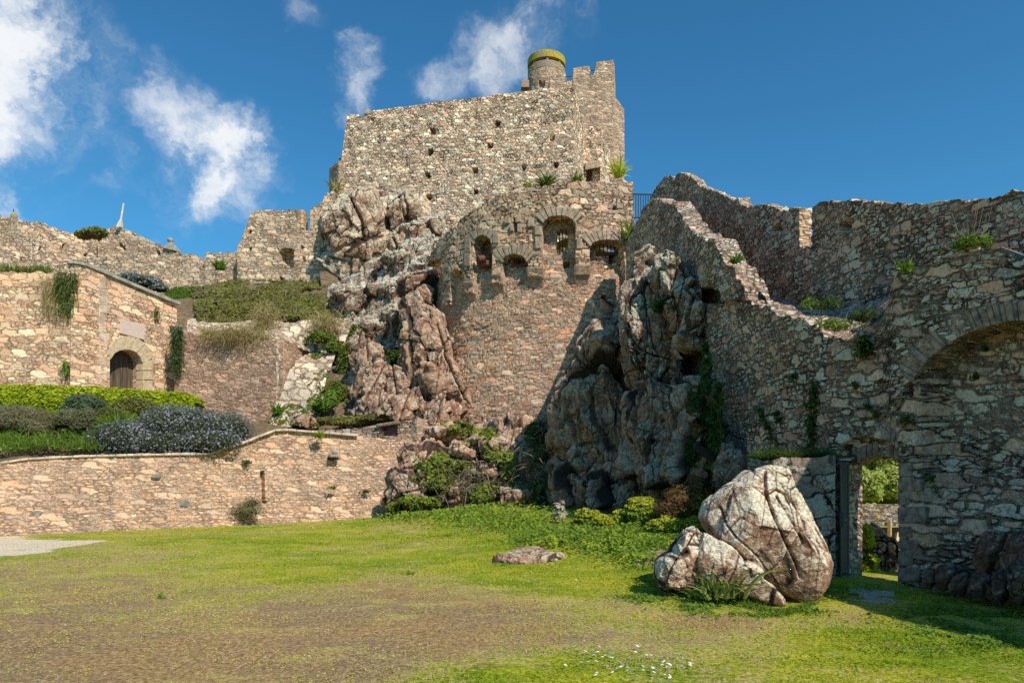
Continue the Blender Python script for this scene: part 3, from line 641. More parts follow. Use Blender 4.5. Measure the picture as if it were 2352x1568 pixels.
# the round turret with its overhanging disc
tc_ = P3(1255,0,60)[:2]; r_ = 42/FO*60
def ringpath(c, r, a0, a1, n=40): return [(c[0]+r*math.sin(R(a0+(a1-a0)*k/n)), c[1]-r*math.cos(R(a0+(a1-a0)*k/n))) for k in range(n+1)]
wall('turret_drum', None, None, 28, M_tower, .11, .4, parent=keep, xy=ringpath(tc_, r_, -180, 180), topz=lambda u, px: np.full(len(u), 37.35), off=lambda px,py,u,z: ((np.abs(px-1243) < 7) & (np.abs(py-193) < 7) & (u > 2))*.35, seed=7, rough=.03)
def lichmat(a0=.42, a1=.56):
    m, t = newmat('yellow_lichened_concrete'); ob = t.n('ShaderNodeNewGeometry').outputs['Position']
    a = t.noise(ob, 1.3, 5, .65).outputs[0]; c = t.mix(t.ss(a, a0, a1), (.36,.29,.21), (.50,.37,.03)); c = t.mix(t.ss(t.noise(ob, 8, 4).outputs[0], .35, .7), c, t.mix(1., c, (.6,.6,.6), 'MULTIPLY'))
    t.out(t.bsdf(c, .9, .1)); return m
M_lichy = lichmat()
mb = MB()
def disc(mb, c, r, z0, z1, n=56, dome=0.):
    V = []; 
    for z, rr in ((z0, r*.96), (z0, r), (z1, r), (z1+.05, r*.97)): V += [(c[0]+rr*math.cos(2*math.pi*k/n), c[1]+rr*math.sin(2*math.pi*k/n), z) for k in range(n)]
    F = [(i*n+k, i*n+(k+1)%n, (i+1)*n+(k+1)%n, (i+1)*n+k) for i in range(3) for k in range(n)]
    V += [(c[0], c[1], z1+dome)]; F += [(3*n+k, 3*n+(k+1)%n, 4*n) for k in range(n)]; F.append(tuple(range(n-1,-1,-1))); mb.add(V, F)
disc(mb, tc_, r_*1.03, 37.72, 38.3, dome=.15); mb.build('turret_roof', M_lichy, keep)
mb = MB(); disc(mb, tc_, r_*1.015, 36.9, 37.42); mb.build('turret_rim', lichmat(.54, .60), keep)
mb = MB()
for k in range(9):
    a = R(-90+k*22.5*2); mb.box((tc_[0]+r_*.9*math.sin(a), tc_[1]-r_*.9*math.cos(a), 37.58), (.11,.11,.2), a)
mb.build_each('turret_post', M_archd, keep)
mb = MB(); c = P3(1206,200,57); mb.box((c[0], c[1], c[2]), (.33,.5,.3)); mb.build('parapet_block', M_corbel, keep, bevel=.03)
mb = MB()
for x0, x1, y in ((1300,1316,177),(1355,1367,163)): mb = MB(); mb.tube([P3(x0,y,57.3), P3(x1,y-2,57.3)], .03); mb.build('crenel_rail', M_iron, keep)
mb = MB(); c = P3(1360,378,53.6); mb.hexa([P3(1344,390,53.4),P3(1379,384,53.4),P3(1378,369,53.4),P3(1345,374,53.4)]+[P3(1344,390,54.6),P3(1379,384,54.6),P3(1378,369,54.6),P3(1345,374,54.6)]); mb.build('lintel_stone', M_paving, keep, bevel=.05)
mb = MB(); c = P3(846,262,53.7); mb.box(c, (.3,.3,.16)); c = P3(845,258,53.7); mb.box(c, (.16,.2,.18), .4); mb.build('cap_stone', M_cope, keep, bevel=.05)
mb = MB()
for k in range(7):
    p = P3(1345+k*.1, 380, 53.6)
keep_ledge = None
# ================================================================== round bastion
bast = empty('round_bastion', 'round brown rubble bastion with arched openings and hanging corbels below the keep', 'bastion', loc=tuple(P3(1250,950,28)))
BC = (2.6, 34.3); BR = 6.8
def bpath(r, a0=-100, a1=20.5, n=60): return [(BC[0]+r*math.sin(R(a0+(a1-a0)*k/n)), BC[1]-r*math.cos(R(a0+(a1-a0)*k/n))) for k in range(n+1)]
def on_ring(px, r=BR):
    dx = (px-CX)/FO; a = dx*dx+1; b = -2*(dx*BC[0]+BC[1]); c = BC[0]**2+BC[1]**2-r*r; D = b*b-4*a*c
    return (-b-math.sqrt(max(D, 0)))/(2*a)
class RingSurf:
    def at(s, px, py, out=0.):
        Y = on_ring(px); p = P3(px, py, Y); n = np.array([p[0]-BC[0], p[1]-BC[1], 0]); n /= np.linalg.norm(n); return p+n*out
    quad = Surf.quad
RS = RingSurf()
ring_top = np.array([(975,606),(978,598),(985,585),(1000,564),(1030,533),(1060,505),(1100,474),(1150,447),(1200,431),(1260,423),(1330,419),(1375,416),(1400,411),(1436,409),(1440,412),(1452,413)], float)
RT = []
def ring_topz(u, px):
    xy = np.array([0]); 
    py = np.interp(px, ring_top[:,0], ring_top[:,1]); pts, _ = dense(np.array(bpath(BR)), RES_B)
    z = EYE+(HY-py)/FO*pts[:,1]
    i = int(np.argmin(px)); z[:i] = z[i]; return z
RES_B = .065
arches = [(983,1017,594,22),(1034,1067,619,18),(1087,1130,540,26),(1152,1211,583,24),(1246,1321,495,22),(1355,1433,550,20)]   # x0,x1,top,rise
piers = [(1017,1034,700),(1067,1087,672),(1130,1152,650),(1211,1246,634),(1321,1355,628)]
def ring_low(px):
    L = np.full(px.shape, 600.)
    L = np.where(px < 981, 690, L)
    for x0, x1, t, h in arches:
        s = (px-(x0+x1)/2)/((x1-x0)/2); L = np.where((px >= x0) & (px <= x1), t+h*(1-np.sqrt(np.clip(1-s*s, 0, 1))), L)
    for x0, x1, b in piers: L = np.where((px > x0) & (px < x1), b, L)
    L = np.where(px > 1436, 650, L); return L
wall('parapet_ring', None, None, P3(0,745,28)[2], M_ring, RES_B, .55, hole=lambda px,py,u,z: py > ring_low(px), parent=bast, xy=bpath(BR), topz=ring_topz, seed=8, rough=.08,
     off=lambda px,py,u,z: ((np.abs(px-1182) < 3) & (np.abs(py-515) < 14) | (np.abs(px-1412) < 4) & (np.abs(py-479) < 6))*.4, bend=.06)
def bmain_off(px, py, u, z):
    o = ((np.abs(px-1382) < 7) & (np.abs(py-690) < 8))*.6
    o = np.maximum(o, ((px > 1262) & (px < 1274) & (py > 608) & (py < 622))*.0)
    o = np.maximum(o, ((np.abs(px-1300) < 6) & (np.abs(py-608) < 8))*.5)
    o = np.maximum(o, ((px > 1398) & (px < 1414) & (py > 585) & (py < 606))*.5)
    o = np.maximum(o, ((px > 1178) & (px < 1211) & (py > 588) & (py < 613))*.9)
    o = np.maximum(o, ((px > 1100) & (px < 1128) & (py > 552) & (py < 590))*.3)
    o = o-.30*sstep(600, 655, py)-.15*sstep(655, 760, py)-.45*sstep(760, 980, py)
    return o
def bmain_hole(px, py, u, z):
    s = (px-1292.5)/14.5
    a = (np.abs(s) < 1) & (py > 524+9*(1-np.sqrt(np.clip(1-s*s,0,1)))) & (py < 581)
    b = (px > 1372) & (px < 1428) & (py > 557+((px-1400)/28)**2*6) & (py < 580)
    c = (px > 1188) & (px < 1208) & (py > 592) & (py < 604)
    return a | b | c
wall('main_wall', None, None, 3.2, M_bast, .07, .7, hole=bmain_hole, off=bmain_off, parent=bast, xy=bpath(BR-.62, -100, 24), topz=lambda u, px: np.interp(np.maximum.accumulate(px), [975,1060,1100,1200,1450],[10.6,12.3,12.9,13.4,13.4]), seed=9)
def arcpl(x0, x1, t, h, k=0, n=14):
    o = []
    for i in range(n+1):
        s = -1+2*i/n; x = (x0+x1)/2+s*((x1-x0)/2+k); o.append((x, t+h*(1-math.sqrt(max(0, 1-s*s)))-k*1.0))
    return o
for (x0,x1,t_,h), n, k in zip(arches[2:], (6,9,9,10), (15,18,19,20)):
    voussoirs(RS, arcpl(x0,x1,t_,h*.8,-1), arcpl(x0,x1,t_,h*.8,k), n, 'arch_stones', M_arch, bast, .045, .25, seed=int(x0))
mb = MB(); rg = random.Random(4)
for x0, x1, b in piers:       # rounded corbel stones under the piers
    w = x1-x0; m = (x0+x1)/2; y = b
    for k in range(2):
        hgt = 24 if w > 20 else 30; ww = w*(.56-.05*k); y0, y1 = y-hgt*1.0+4, y+5
        o1, o2 = .10-.22*k, .0-.3*k
        mb.hexa([RS.at(m-ww, y1, o2-.08), RS.at(m+ww, y1, o2-.08), RS.at(m+ww*1.04, y0, o1), RS.at(m-ww*1.04, y0, o1)]+[RS.at(m-ww, y1-4, -.7), RS.at(m+ww, y1-4, -.7), RS.at(m+ww, y0, -.7), RS.at(m-ww, y0, -.7)])
        y += hgt*.92
mb.build_each('corbel', M_corbel, bast, bevel=.07)
class MainSurf(RingSurf):
    def at(s, px, py, out=0.):
        Y = on_ring(px, BR-.62); p = P3(px, py, Y); n = np.array([p[0]-BC[0], p[1]-BC[1], 0]); n /= np.linalg.norm(n); return p+n*out
MS = MainSurf()
mb = MB()
for x in (1284,1292,1300): mb = MB(); mb.tube([MS.at(x,522,-.3), MS.at(x,582,-.3)], .022, 6); mb.build('window_bar', M_iron, bast)
for x in range(1374,1430,9): mb = MB(); mb.tube([MS.at(x,555,-.3), MS.at(x,581,-.3)], .022, 6); mb.build('window_bar', M_iron, bast)
for x in (1190,1198,1205): mb = MB(); mb.tube([MS.at(x,588,-.2), MS.at(x+3,607,-.2)], .022, 6); mb.build('window_bar', M_iron, bast)
mb = MB(); mb.hexa(MS.quad([(1368,589),(1432,586),(1432,579),(1368,582)], .12, .3)); mb.hexa(MS.quad([(1176,617),(1212,611),(1212,606),(1176,611)], .1, .3)); mb.build_each('timber_beam', M_rust, bast)
# pale quoins beside the openings
mb = MB()
for (xa, xb, ya, yb) in ((1213,1227,500,522),(1160,1172,500,514),(1172,1180,516,532),(1185,1197,498,512),(1188,1198,514,534),(1229,1243,520,541),(1229,1243,544,572),(1324,1337,548,572),(1068,1082,548,580),(1068,1082,583,612),(1133,1146,535,560),(1395,1407,470,480),(1416,1430,468,480),(1396,1426,483,492)):
    mb.hexa(RS.quad([(xa+rg.uniform(-1,1),yb),(xb,yb+rg.uniform(-1,1)),(xb,ya),(xa,ya+rg.uniform(-1,1))], .05+rg.uniform(0,.03), .2))
mb.build_each('quoin_stone', M_arch, bast, bevel=.03)
# cannon poking out of the slot
can = empty('cannon', 'rusty iron cannon poking out of the tall slot in the bastion', 'cannon', loc=tuple(RS.at(1103,594,-.1)))
mb = MB(); a, b = RS.at(1098,596,.05), RS.at(1124,577,-.75); d = b-a; pr = [(0,.13),(.04,.17),(.09,.17),(.12,.135),(.5,.14),(.52,.16),(.56,.16),(.6,.15),(1.,.19)]
mb.tube([a+d*t for t, _ in pr], [r for _, r in pr], 20); mb.build('barrel', M_rust, can, smooth=True)
mb = MB(); mb.tube([a-d*.012, a+d*.03], [.075,.075], 16); mb.build('muzzle', M_core, can)
mb = MB(); mb.box(RS.at(1112,603,-.45), (.35,.3,.1), .5); mb.build('carriage', M_rust, can, bevel=.02)
# railing between bastion and ridge
rl = empty('walkway_railing', 'thin iron railing crossing the gap right of the bastion', 'railing', loc=tuple(P3(1474,500,29)))
mb = MB(); mb.tube([P3(1454,446,28.5), P3(1498,447,29.5)], .03); mb.build('rail', M_iron, rl); mb = MB(); mb.tube([P3(1454,500,28.5), P3(1484,500,29)], .03); mb.build('rail', M_iron, rl)
mb = MB()
for k in range(8): mb.tube([P3(1455+k*5.6,446,28.5+k*.12), P3(1455+k*5.6,500 if k < 5 else 478,28.5+k*.12)], .018, 6)
mb.build('balusters', M_iron, rl)
# ================================================================== right-hand walls
gatewall = empty('gate_wall', 'dark lichened rubble wall on the right holding the small doorway and the broad arch', 'wall', loc=tuple(P3(1925,1318,11.5)))
PF = [(1436,27),(1500,24.6),(1560,21.2),(1625,17.8),(1749,14.5),(1925,11.5),(2065,10.6),(2352,9.1),(2520,8.4),(3559,5),(7370,2)]
topF = [(1436,560),(1458,520),(1475,485),(1490,458),(1506,455),(1530,470),(1550,468),(1560,482),(1575,503),(1590,525),(1600,538),(1625,546),(1645,555),(1660,580),(1668,600),(1686,612),(1700,640),(1712,658),(1718,685),(1740,697),(1765,707),(1800,722),(1840,735),(1880,750),(1905,766),(1950,772),(1975,762),(1995,757),(2030,742),(2046,700),(2053,650),(2075,622),(2110,602),(2170,582),(2250,563),(2290,558),(2305,560),(2330,580),(2352,594),(2400,470),(2520,360),(2900,300),(3559,150),(7370,-1050)]  # stretch past the right edge is out of view, raised to cast shade
def door_arch(px): s = (px-1994)/70.; return 1002+42*(1-np.sqrt(np.clip(1-s*s,0,1)))
def door_in(px): s = (px-2006)/58.; return 1046+24*(1-np.sqrt(np.clip(1-s*s,0,1)))
def fhole(px, py, u, z): return (px > 1926) & (px < 2063) & (py > door_in(np.clip(px,1950,2062)))
def big_arch(px): return np.interp(px, [2060,2085,2105,2135,2170,2210,2260,2310,2352,2420,2520], [1100,905,862,825,798,773,752,740,735,740,770] if False else [1100,905,862,825,798,773,752,740,735,740,1500])
def foff(px, py, u, z):
    o = ((px > 1926) & (px < 2063) & (py > door_arch(px)))*.22
    ra = py-big_arch(px); dp = .55*sstep(1300,930,py)*(ra > 0)*sstep(2095, 2150, px+ (py-860)*-.0)
    o = np.maximum(o, dp)
    def rect(x0,x1,y0,y1,d): return ((px > x0+2*np.sin(py*.3)) & (px < x1) & (py > y0) & (py < y1+2*np.sin(px*.4)))*d
    o = np.maximum(o, np.maximum(rect(2232,2286,988,1084,.75), rect(2196,2234,1000,1040,.4))+0)
    o = np.maximum(o, rect(2316,2350,1070,1100,.7)); o = np.maximum(o, rect(2076,2098,880,908,.4))
    o = np.maximum(o, ((px > 1572) & (px < 1655) & (py > 668-8*np.sin((px-1572)/83*3.14)) & (py < 702-(1655-px)*.1))*.55)
    o = o+.12*((px > 1560) & (px < 1720) & (py > 690))
    return o
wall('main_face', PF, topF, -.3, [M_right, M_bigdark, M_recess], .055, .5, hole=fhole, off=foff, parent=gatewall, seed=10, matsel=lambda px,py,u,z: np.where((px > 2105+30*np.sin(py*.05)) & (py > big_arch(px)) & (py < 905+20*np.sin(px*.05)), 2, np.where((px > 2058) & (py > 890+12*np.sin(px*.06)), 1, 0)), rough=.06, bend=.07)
SF = Surf(PF)
def arc2(f, x0, x1, k, n=20): return [(x0+(x1-x0)*i/n, float(f(np.array(x0+(x1-x0)*i/n)))-k) for i in range(n+1)]
def offs(pl, k):
    a = np.array(pl, float); t = np.gradient(a, axis=0); t /= np.linalg.norm(t,axis=1)[:,None]; return [(p[0]+q[1]*k, p[1]-q[0]*k) for p, q in zip(a, t)]
ia = arc2(door_arch, 1926, 2062, 1)
voussoirs(SF, ia, [(1895+ (x-1926)*1.27, y-34) for x, y in ia], 14, 'door_arch_stones', M_archd, gatewall, .03, .2, 3, gapf=.04)
ib = arc2(lambda x: float(door_in(np.array(x))), 1952, 2062, 0)
voussoirs(SF, [(x,y+1) for x,y in ib], [(x,y-32) for x,y in ib], 9, 'inner_arch_stones', M_archd, gatewall, -.17, .42, 5)
ic = arc2(big_arch, 2098, 2400, -1, 40)
voussoirs(SF, ic, offs(ic, 48), 26, 'relieving_arch_stones', M_right2 if 'M_right2' in globals() else M_archd, gatewall, .05, .25, 7, gapf=.03, jit=3)
it = [(1655,705),(1640,688),(1615,676),(1590,672),(1575,678)][::-1]
# step and jamb stones
mb = MB()
for k, (xa, xb, ya, yb) in enumerate(((2064,2118,1098,1128),(2064,2092,1130,1160),(2064,2128,1163,1202),(2064,2100,1205,1235),(2064,2110,1238,1262),(2064,2098,1265,1300),(2064,2116,1302,1336),(2066,2096,1062,1095))):
    mb.hexa(SF.quad([(xa,yb),(xb,yb+rg.uniform(-2,2)),(xb+rg.uniform(-3,3),ya),(xa,ya)], .02+rg.uniform(0,.03), .25))
mb.build('jamb_stones', M_right, gatewall, bevel=.03) if False else mb.build('jamb_stones', M_archd, gatewall, bevel=.03)
# upper curtain wall behind
PB = [(1480,28.6),(1560,26.8),(1700,21),(1835,17),(1850,16.6),(1870,16),(1990,13.7),(2100,12.3),(2352,10.5),(2520,9.6)]
topB = [(1480,480),(1497,448),(1506,430),(1520,415),(1531,404),(1541,402),(1550,412),(1556,402),(1566,397),(1582,400),(1600,414),(1608,428),(1622,432),(1640,441),(1645,440),(1660,452),(1690,458),(1704,456),(1706,474),(1740,468),(1770,470),(1790,480),(1812,486),(1815,480),(1838,478),(1862,474),(1866,480),(1870,474),(1885,464),(1920,461),(2000,461),(2040,462),(2100,465),(2160,465),(2200,463),(2250,456),(2300,448),(2352,440),(2520,430)]
def bhole(px, py, u, z): return (px > 1839) & (px < 1866+1.5*np.sin(py*.25)) & (py < 572-(1866-px)*.3) & (py > 300)
def boff(px, py, u, z):
    o = ((px > 1768) & (px < 1797) & (py > 530-(px-1768)*.85) & (py < 530))*.5
    o = np.maximum(o, ((px > 1928) & (px < 1957) & (py > 512-(px-1928)*.6) & (py < 528+(px-1928)*.6))*.22)
    return o
curt = wall('curtain_wall', PB, topB, 2.0, M_right, .07, .27, hole=bhole, off=boff, label='dark curved curtain wall rising behind the gate wall against the sky, with a narrow gap', cat='wall', seed=12, rough=.05, bend=.08)
SB = Surf(PB); b_ = SB.at(1838,0,0.)[:2]; n_b = (SB.at(1838,0,1.)-SB.at(1838,0,0.))[:2]; n_b /= np.linalg.norm(n_b); t_b = np.array([-n_b[1], n_b[0]])
q0, q1 = b_+n_b*.03+t_b*.03, b_-n_b*.28+t_b*.03
wall('end_face', None, None, SB.at(1838,572,0)[2], M_gate, .04, .06, parent=curt, xy=[tuple(q0), tuple(q1)], topz=lambda u, px: np.full(len(u), SB.at(1838,477,0)[2]), seed=61, rough=.03, bend=.03)
# ledge between the two walls
def strip(name, A, B, mat, label=None, cat=None, kind=None, n=60, m=10, rough=.12, seed=3, parent=None):
    """surface between two polylines of 3-D points"""
    def rs(P, n):
        P = np.array(P, float); d = np.r_[0, np.cumsum(np.linalg.norm(np.diff(P,axis=0),axis=1))]; u = np.linspace(0, d[-1], n); return np.stack([np.interp(u,d,P[:,i]) for i in range(3)],1)
    a, b = rs(A, n), rs(B, n); t = np.linspace(0,1,m)[None,:,None]; G = a[:,None]*(1-t)+b[:,None]*t; V = G.reshape(-1,3); V = V+np.array([0,0,1])*(rough*fbm(V*1.3,4,seed))[:,None]
    idx = np.arange(n*m).reshape(n,m); F = np.stack([idx[:-1,:-1], idx[1:,:-1], idx[1:,1:], idx[:-1,1:]],2).reshape(-1,4)
    o = mesh(name, V, F, mat, parent, uv=V[:,:2], attr={'crev': np.zeros(len(V))}, smooth=True)
    if label or kind: tag(o, label, cat, None, kind)
    return o, V
A = [SF.at(x, np.interp(x, [p[0] for p in topF], [p[1] for p in topF])+9, -.3) for x in (1700,1740,1800,1880,1950,2030,2060)]
A += [SF.at(x, 700, -.45) for x in (2100,2250,2420)]
B = [SB.at(x, y, .1) for x, y in ((1700,655),(1760,668),(1840,700),(1930,715),(2020,705),(2060,690),(2160,690),(2300,690),(2450,690))]
ledge, LV = strip('wall_walk', A, B, M_right, kind='structure', rough=.25)
# low block wall standing in front (left of the doorway)
lw = wall('low_block_wall', [(1775,11.45),(1921,11.2)], [(1775,1052),(1800,1048),(1921,1046)], -.4, M_right, .05, .5, label='low grey block wall with a grassy top left of the doorway', cat='wall', seed=14, rough=.05)
lw.data.materials[0] = masonry('big_grey_blocks', [(.24,.19,.16),(.30,.24,.20),(.20,.17,.15),(.27,.20,.16)], (.13,.11,.09), big=.62, small=.4, mw=.03, lich=.55, lspot=.6, depth=.05, mdark=.8, stain=.3, aspect=1.7, lcol=(.46,.44,.40), bigamt=.7, bright=.78)
# open gate
gt = empty('iron_gate', 'narrow dark metal gate standing open against the left side of the doorway', 'gate', loc=tuple(P3(1930,1322,11.4)))
g0, g1 = P3(1931,1310,11.36), P3(1948,1310,11.48); zt, zb = P3(0,1060,11.5)[2], P3(0,1318,11.5)[2]
jb = SF.at(1927,0,0)[:2]; nj = (SF.at(1927,0,1.)-SF.at(1927,0,0))[:2]; nj /= np.linalg.norm(nj); tj = np.array([-nj[1], nj[0]])
wall('door_jamb', None, None, -.2, M_bigdark, .045, .04, parent=gatewall, xy=[tuple(jb-nj*.02+tj*.05), tuple(jb-nj*.52+tj*.05)], topz=lambda u, px: np.full(len(u), SF.at(1927,1066,0)[2]), seed=63, rough=.0, bend=.02)
mb = MB(); up = np.array([0,0,1.])
for p in (g0, g1): mb.tube([(p[0],p[1],zb), (p[0],p[1],zt-(.04 if p is g1 else 0))], .022, 6)
for z in (zb+.05, (zt+zb)/2-.1, zt-.05): mb.tube([(g0[0],g0[1],z), (g1[0],g1[1],z)], .018, 6)
mb.build('frame', M_gatei, gt)
mb = MB(); mb.hexa([(g0[0],g0[1]-.01,zb+.06),(g1[0],g1[1]-.01,zb+.06),(g1[0],g1[1]-.01,zt-.06),(g0[0],g0[1]-.01,zt-.06),(g0[0],g0[1]+.01,zb+.06),(g1[0],g1[1]+.01,zb+.06),(g1[0],g1[1]+.01,zt-.06),(g0[0],g0[1]+.01,zt-.06)]); mb.build('panel', M_iron, gt)
mb = MB(); q = P3(1927,1190,11.5); mb.box(P3(1931,1193,11.30), (.03,.03,.12)); mb.box(P3(1940,1193,11.36), (.1,.012,.012), .7); mb.build('latch', M_gatei, gt)
# stone step
ds = MB(); ds.hexa([P3(1952,1377,9.35),P3(2062,1385,9.1),P3(2055,1356,10.0),P3(1950,1350,10.25)][0:4][::1]+[p-np.array([0,0,.14]) for p in (P3(1952,1377,9.35),P3(2062,1385,9.1),P3(2055,1356,10.0),P3(1950,1350,10.25))])
o = ds.build('stone_step', plain('worn_slate', (.36,.32,.27), .85, var=.2, sc=18, bump=.01), bevel=.02); tag(o, 'flat grey stone slab lying on the grass in front of the doorway', 'step')
# view beyond the doorway
shed = empty('stone_shed', 'shed with a lichen-spotted stone tile roof seen through the doorway', 'shed', loc=tuple(P3(2030,1290,18)))
mb = MB()
rr = random.Random(8)
for r in range(9):      # tile courses
    t0, t1 = r/9, (r+1.25)/9
    x = 1940
    while x < 2130:
        w = rr.uniform(5,11); a0 = P3(x,1203,17.0)*(1-t0)+P3(x*1.01-20,1158,18.6)*t0; a1 = P3(x+w-.5,1203,17.0)*(1-t0)+P3((x+w-.5)*1.01-20,1158,18.6)*t0
        b0 = P3(x,1203,17.0)*(1-t1)+P3(x*1.01-20,1158,18.6)*t1; b1 = P3(x+w-.5,1203,17.0)*(1-t1)+P3((x+w-.5)*1.01-20,1158,18.6)*t1
        l = rr.uniform(.02,.05); mb.hexa([a0+up*l,a1+up*l,b1+up*.0,b0+up*.0]+[v-up*.05 for v in (a0,a1,b1,b0)]); x += w
def tilemat():
    m, t = newmat('lichened_roof_tiles'); ob = t.n('ShaderNodeNewGeometry').outputs['Position']
    r = t.n('ShaderNodeNewGeometry').outputs['Random Per Island']; c = t.ramp(r, [(0,(.10,.075,.06)),(.35,(.17,.13,.09)),(.6,(.26,.22,.16)),(.8,(.13,.10,.08))], 'CONSTANT')
    c = t.mix(t.ss(t.noise(ob, 6, 4, .7).outputs[0], .55, .62), c, (.5,.33,.05)); c = t.mix(t.ss(t.noise(t.vmath('ADD', ob, (5,5,5)), 9, 4, .7).outputs[0], .56, .62), c, (.5,.48,.42)); t.out(t.bsdf(c, .9, .1)); return m
mb.build('roof', tilemat(), shed)
mb = MB(); a = P3(2050,1300,17.9); mb.box((a[0],18.4,-1.1), (1.6,.1,1.4)); mb.build('wall', plain('brown_boards', (.13,.07,.05), .8, var=.3, sc=10), shed)
mb = MB(); p = P3(2043,1205,16.95); mb.tube([(p[0],p[1],.6), (p[0],p[1],-1.2)], .055, 4); p = P3(2058,1240,16.4); mb.tube([P3(2062,1225,16.8), P3(2055,1265,16.2)], .05, 4); mb.build('posts', plain('pale_timber', (.5,.36,.18), .8), shed)
# ================================================================== left: gatehouse
gh = empty('gatehouse', 'peach stone gatehouse with sloping coping and a round-arched wooden door behind the hedge', 'gatehouse', loc=tuple(P3(290,890,33)))
wall('left_wall', [(-420,31),(170,31)], [(-420,626),(0,626),(60,625),(120,628),(170,630)], 3.5, M_gate, .085, .8, parent=gh, seed=20, rough=.08)
PG = [(162,30.8),(188,30.9),(408,36)]
def g_arch(px): s = (px-288)/38.; return 803+ 30*(1-np.sqrt(np.clip(1-s*s, 0, 1)))
wall('front_wall', PG, [(162,602),(188,604),(300,650),(408,694)], 3.5, M_gate, .07, .9, hole=lambda px,py,u,z: (px > 250) & (px < 326) & (py > g_arch(px)) & (py < 930), parent=gh, seed=21, rough=.015, off=lambda px,py,u,z: -.06*((px < 243) & (px > 190)))
SG = Surf(PG)
mb = MB()
cp = [(160,600),(172,599),(189,602),(230,619),(270,636),(310,653),(350,670),(385,684),(411,694)]
for (xa,ya),(xb,yb) in zip(cp[:-1], cp[1:]): mb.hexa([SG.at(xa+.3,ya+8,.16),SG.at(xb-.3,yb+8,.16),SG.at(xb-.3,yb,.16),SG.at(xa+.3,ya,.16),SG.at(xa+.3,ya+8,-1.),SG.at(xb-.3,yb+8,-1.),SG.at(xb-.3,yb,-1.),SG.at(xa+.3,ya,-1.)])
mb.build('coping', M_cope, gh, bevel=.025)
inn = [(326,895),(326,862),(325,833),(318,815),(306,806),(290,802),(273,805),(260,812),(251,826),(250,860),(250,895)][::-1]
outr = [(348,895),(348,862),(347,822),(336,796),(318,780),(292,773),(270,776),(256,786),(246,800)][::-1]
voussoirs(SG, [(251,826),(260,812),(273,805),(290,802),(306,806),(318,815),(325,833)], [(246,800),(256,786),(270,776),(292,772),(318,779),(336,796),(347,824)], 7, 'arch_stones', M_archp, gh, .08, .4, 2, jit=.5, gapf=.025)
mb = MB()
for ya, yb in ((827,850),(852,872),(874,898),(900,925)): mb.hexa(SG.quad([(326,yb),(348,yb),(348,ya),(326,ya)], .08, .4))
mb.build('jamb_stones', M_archp, gh, bevel=.02)
mb = MB()      # plank door set back in the opening
for k in range(9):
    x0 = 246+k*9.6; mb.hexa([SG.at(x0,935,-.62),SG.at(x0+9.2,935,-.62),SG.at(x0+9.2,790,-.62),SG.at(x0,790,-.62),SG.at(x0,935,-.7),SG.at(x0+9.2,935,-.7),SG.at(x0+9.2,790,-.7),SG.at(x0,790,-.7)])
d_ = mb.build('door', M_wood, gh)
mb = MB()
for y in (835,880): mb.hexa([SG.at(272,y+3,-.58),SG.at(340,y+3,-.58),SG.at(340,y-3,-.58),SG.at(272,y-3,-.58),SG.at(272,y+3,-.63),SG.at(340,y+3,-.63),SG.at(340,y-3,-.63),SG.at(272,y-3,-.63)])
mb.build('hinge', M_iron, d_)
mb = MB(); mb.hexa(SG.quad([(272.5,765),(328.5,780.5),(330.5,747.5),(275,731.5)], .09, .05)); pq = mb.build('plaque', M_plaque, gh, bevel=.01)
mb = MB()      # faint worn lettering: illegible strokes, three rows
for row, (f0, f1) in enumerate(((.25,.62),(.12,.92),(.14,.88),(.3,.7))):
    f = f0
    while f < f1:
        w = rg.uniform(.012,.03)
        y = .25+row*.17
        A = lambda a, b: SG.at(274+a*56-(b*2), 732+a*16+b*33, .094)
        if rg.random() < .8: mb.add([A(f,y), A(f+w,y), A(f+w,y+.07), A(f,y+.07)], [(3,2,1,0)])
        f += w+.014
mb.build('lettering', M_letter, pq)
# dressed quoins
mb = MB()
y = 640
while y < 880:
    h = rg.uniform(14,24); w = rg.uniform(14,26); yy = y+.25*0
    mb.hexa(SG.quad([(224,y+h-1),(224+w,y+h-1+w*.3*0+2),(224+w,y+2),(224,y)], .10, .2)); y += h
mb.build_each('quoin_stone', M_quoin, gh, bevel=.02)
# terrace wall right of gatehouse
PT = [(400,34.6),(650,33),(722,36.5)]
wall('terrace_wall', PT, [(400,752),(433,764),(470,778),(500,785),(560,786),(600,782),(653,780),(690,795),(722,812)], 3., M_terr, .075, .7, label='brown rubble retaining wall between the gatehouse and the rocks, topped with dry grass', cat='wall', seed=22, rough=.06)
STT = Surf(PT)
mb = MB(); y = 786
while y < 985:
    h = rg.uniform(11,19); w = rg.uniform(7,16); mb.hexa(STT.quad([(649-w,y+h-1),(651,y+h-1),(651,y),(649-w,y)], .05, .2)); y += h
mb.build_each('quoin_stone', M_quoin, bpy.data.objects['terrace_wall'], bevel=.02)
# stone ledge above it
V, F, S1 = patch_grid([[(430,768,34.9),(500,788,34.2),(640,785,33.6),(720,810,35.5),(860,815,34)],[(430,745,36.5),(520,752,36.5),(640,752,36.5),(740,745,37),(860,760,36)],[(430,733,38.5),(520,735,38.5),(640,738,38.5),(760,730,38.5),(870,730,37.5)]], 120, 50, .25, 5, .9)
uv = V[:,[0,1]]; tag(mesh('stone_ledge', V, F, M_paving, uv=uv, smooth=True), kind='structure')
